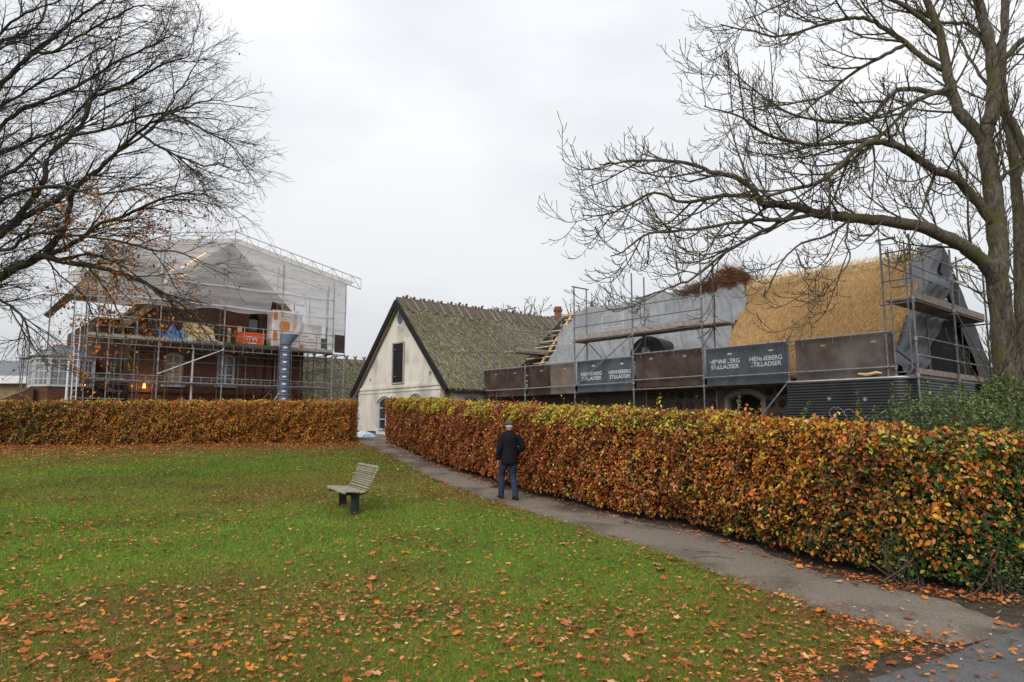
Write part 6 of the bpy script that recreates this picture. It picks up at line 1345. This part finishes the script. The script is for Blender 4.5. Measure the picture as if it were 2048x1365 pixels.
def hand(mb, w_, down, thumb, palm):
    w_ = np.array(w_); down = unit(np.array(down)); thumb = unit(np.array(thumb)); nrm_ = np.cross(down, thumb)
    P0 = w_ + down * .01
    for k in range(4): o = thumb * (.030 - .020 * k); limb3(mb, [tuple(P0 + o * .6), tuple(P0 + down * .045 + o), tuple(P0 + down * .085 + o)], [.016, .014, .012], 8)
    for k, l in enumerate((.072, .080, .074, .058)):
        o = thumb * (.030 - .020 * k); b = P0 + down * .083 + o; limb3(mb, [tuple(b), tuple(b + down * l * .5 + nrm_ * palm * .010), tuple(b + down * l * .88 + nrm_ * palm * .034)], [.0088, .0084, .0075], 8)
    b = P0 + down * .028 + thumb * .028; limb3(mb, [tuple(b), tuple(b + thumb * .022 + down * .03), tuple(b + thumb * .026 + down * .062 + nrm_ * palm * .012)], [.012, .0105, .009], 8)
hand(mb, lw, (0.0, .10, -1), (.25, .95, .1), -1); hand(mb, rw, (-.75, .55, -.3), (.1, .3, 1), 1)
person = obj('person', mb, skin, None, base=tuple(X3(0, 0, 0))); remesh(person, .0065, 3); tag(person, 'man in dark jacket, blue trousers and grey flat cap walking away along path', 'person')
jacket_m = mat('dark_quilted_jacket', (.009, .009, .011), (.018, .018, .022), 30, .85, bump=.6, bscale=45, spec=.1)
trouser_m = mat('navy_trousers', (.016, .026, .058), (.030, .045, .090), 14, .85, bump=.4, bscale=18)
mb = MB()
rings3(mb, [(.775, 0, 0, .188, .135), (.80, 0, 0, .198, .145), (.95, 0, .005, .198, .148), (1.1, 0, .01, .192, .142), (1.25, 0, .005, .202, .145), (1.36, 0, -.01, .205, .135), (1.43, 0, -.015, .168, .11), (1.475, 0, -.015, .085, .08), (1.525, -.004, -.01, .076, .078), (1.53, -.004, -.01, .06, .06)])
for s, e, w_, c in ((LS, le, lw, 0), (RS, re_, rw, 1)): limb3(mb, [(s[0] * .9, s[1], s[2] - .0), ((s[0] + e[0]) / 2, (s[1] + e[1]) / 2, (s[2] + e[2]) / 2 + .01), e, ((e[0] + w_[0]) / 2, (e[1] + w_[1]) / 2, (e[2] + w_[2]) / 2), (w_[0], w_[1], w_[2] + .005)], [.075, .078, .068, .060, .050])
jk = obj('jacket', mb, jacket_m, person); remesh(jk, .012, 4)
mb = MB(); rings3(mb, [(.80, 0, 0, .165, .12), (.88, 0, 0, .172, .125), (.97, 0, 0, .165, .12)])
for h, k, a in ((LH, lk, la), (RH, rk, ra)): limb3(mb, [(h[0], h[1], h[2] - .02), ((h[0] + k[0]) / 2, (h[1] + k[1]) / 2, (h[2] + k[2]) / 2), k, ((k[0] + a[0]) / 2, (k[1] + a[1]) / 2 - .01, (k[2] + a[2]) / 2), (a[0], a[1], a[2] - .03)], [.100, .094, .076, .070, .068])
tr2 = obj('trousers', mb, trouser_m, person); remesh(tr2, .012, 3)
shoe_m = mat('black_leather', (.008, .008, .009), (.014, .014, .015), 10, .4)
for (ax2, ay2, az2), heel in ((la, 0), (ra, 0)):
    mb = MB(); z0 = az2 - .09
    mb.loft([[X3(ax2 + wx * math.cos(q), ay2 + y, z0 + .002 + max(0, hz_ * .5 + hz_ * .5 * math.sin(q)))for q in np.linspace(0, 2 * math.pi, 13)[:-1]] for y, wx, hz_ in ((-.085, .022, .05), (-.07, .038, .085), (0, .042, .10), (.07, .046, .075), (.14, .047, .05), (.185, .03, .035), (.195, .012, .02))]); obj('shoe', mb, shoe_m, person, smooth=True)
mb = MB(); ell(mb, (-.012, .012, 1.675), .098, .122, .076, 18, 10); ell(mb, (-.055, .105, 1.655), .066, .055, .016, 14, 6)
cp = obj('cap', mb, mat('grey_wool_cap', (.06, .058, .054), (.12, .115, .105), 60, .95, bump=.4), person); remesh(cp, .008, 3)
mb = MB(); rings3(mb, [(1.575, -.010, -.012, .058, .074), (1.595, -.011, -.006, .074, .094), (1.62, -.012, .004, .079, .100), (1.655, -.012, .012, .080, .102)]) 
hr = obj('hair', mb, mat('grey_white_hair', (.42, .41, .39), (.62, .61, .59), 60, .8, bump=.5), person)
bm = bmesh.new(); bm.from_mesh(hr.data)
bmesh.ops.delete(bm, geom=[v for v in bm.verts if np.dot(np.array(v.co) + W[person] - X3(-.012, .03, 0), fwd) > .012], context='VERTS'); bm.to_mesh(hr.data); bm.free(); hr.data.polygons.foreach_set('use_smooth', [True] * len(hr.data.polygons))

# ================================================================== SMALL THINGS
bgp = gnd(727, 876); bgm = mat('white_blue_plastic_bag', (.62, .66, .70), (.74, .76, .78), 3, .35, c3=(.10, .26, .55), scale3=2.4, bump=.4, bscale=6)
c0 = at(727, 876, 33.5); c0[2] = float(g(33.5)) + .01
def fbag(a, b):
    th = 2 * math.pi * a; r_ = (1 - b); x = .62 * r_ * math.cos(th) * (1 + .2 * math.sin(3 * th)); y = .38 * r_ * math.sin(th); z = .30 * (1 - r_ ** 2) * (.6 + .4 * math.sin(2 * th + 4 * b)) + .035 * math.sin(11 * th + 9 * b) * b
    return c0 + np.array([x, y, max(z, 0)])
mb = MB(); mb.grid(fbag, 40, 14); o = obj('plastic_bag', mb, bgm, None, smooth=False); tag(o, 'crumpled white and blue plastic bag lying before the cottage wall', 'bag')
o = obj('red_cloth', MB().box(uv(SU[3] + 2.1, .2, Zd2 + .07), E1 * .28, E2 * .2, UP * .07), mat('red_cloth', (.45, .02, .03), (.6, .04, .05), 6, .8), None, bevel=.02); tag(o, 'small red bundle lying on the upper barn scaffold deck', 'bundle')
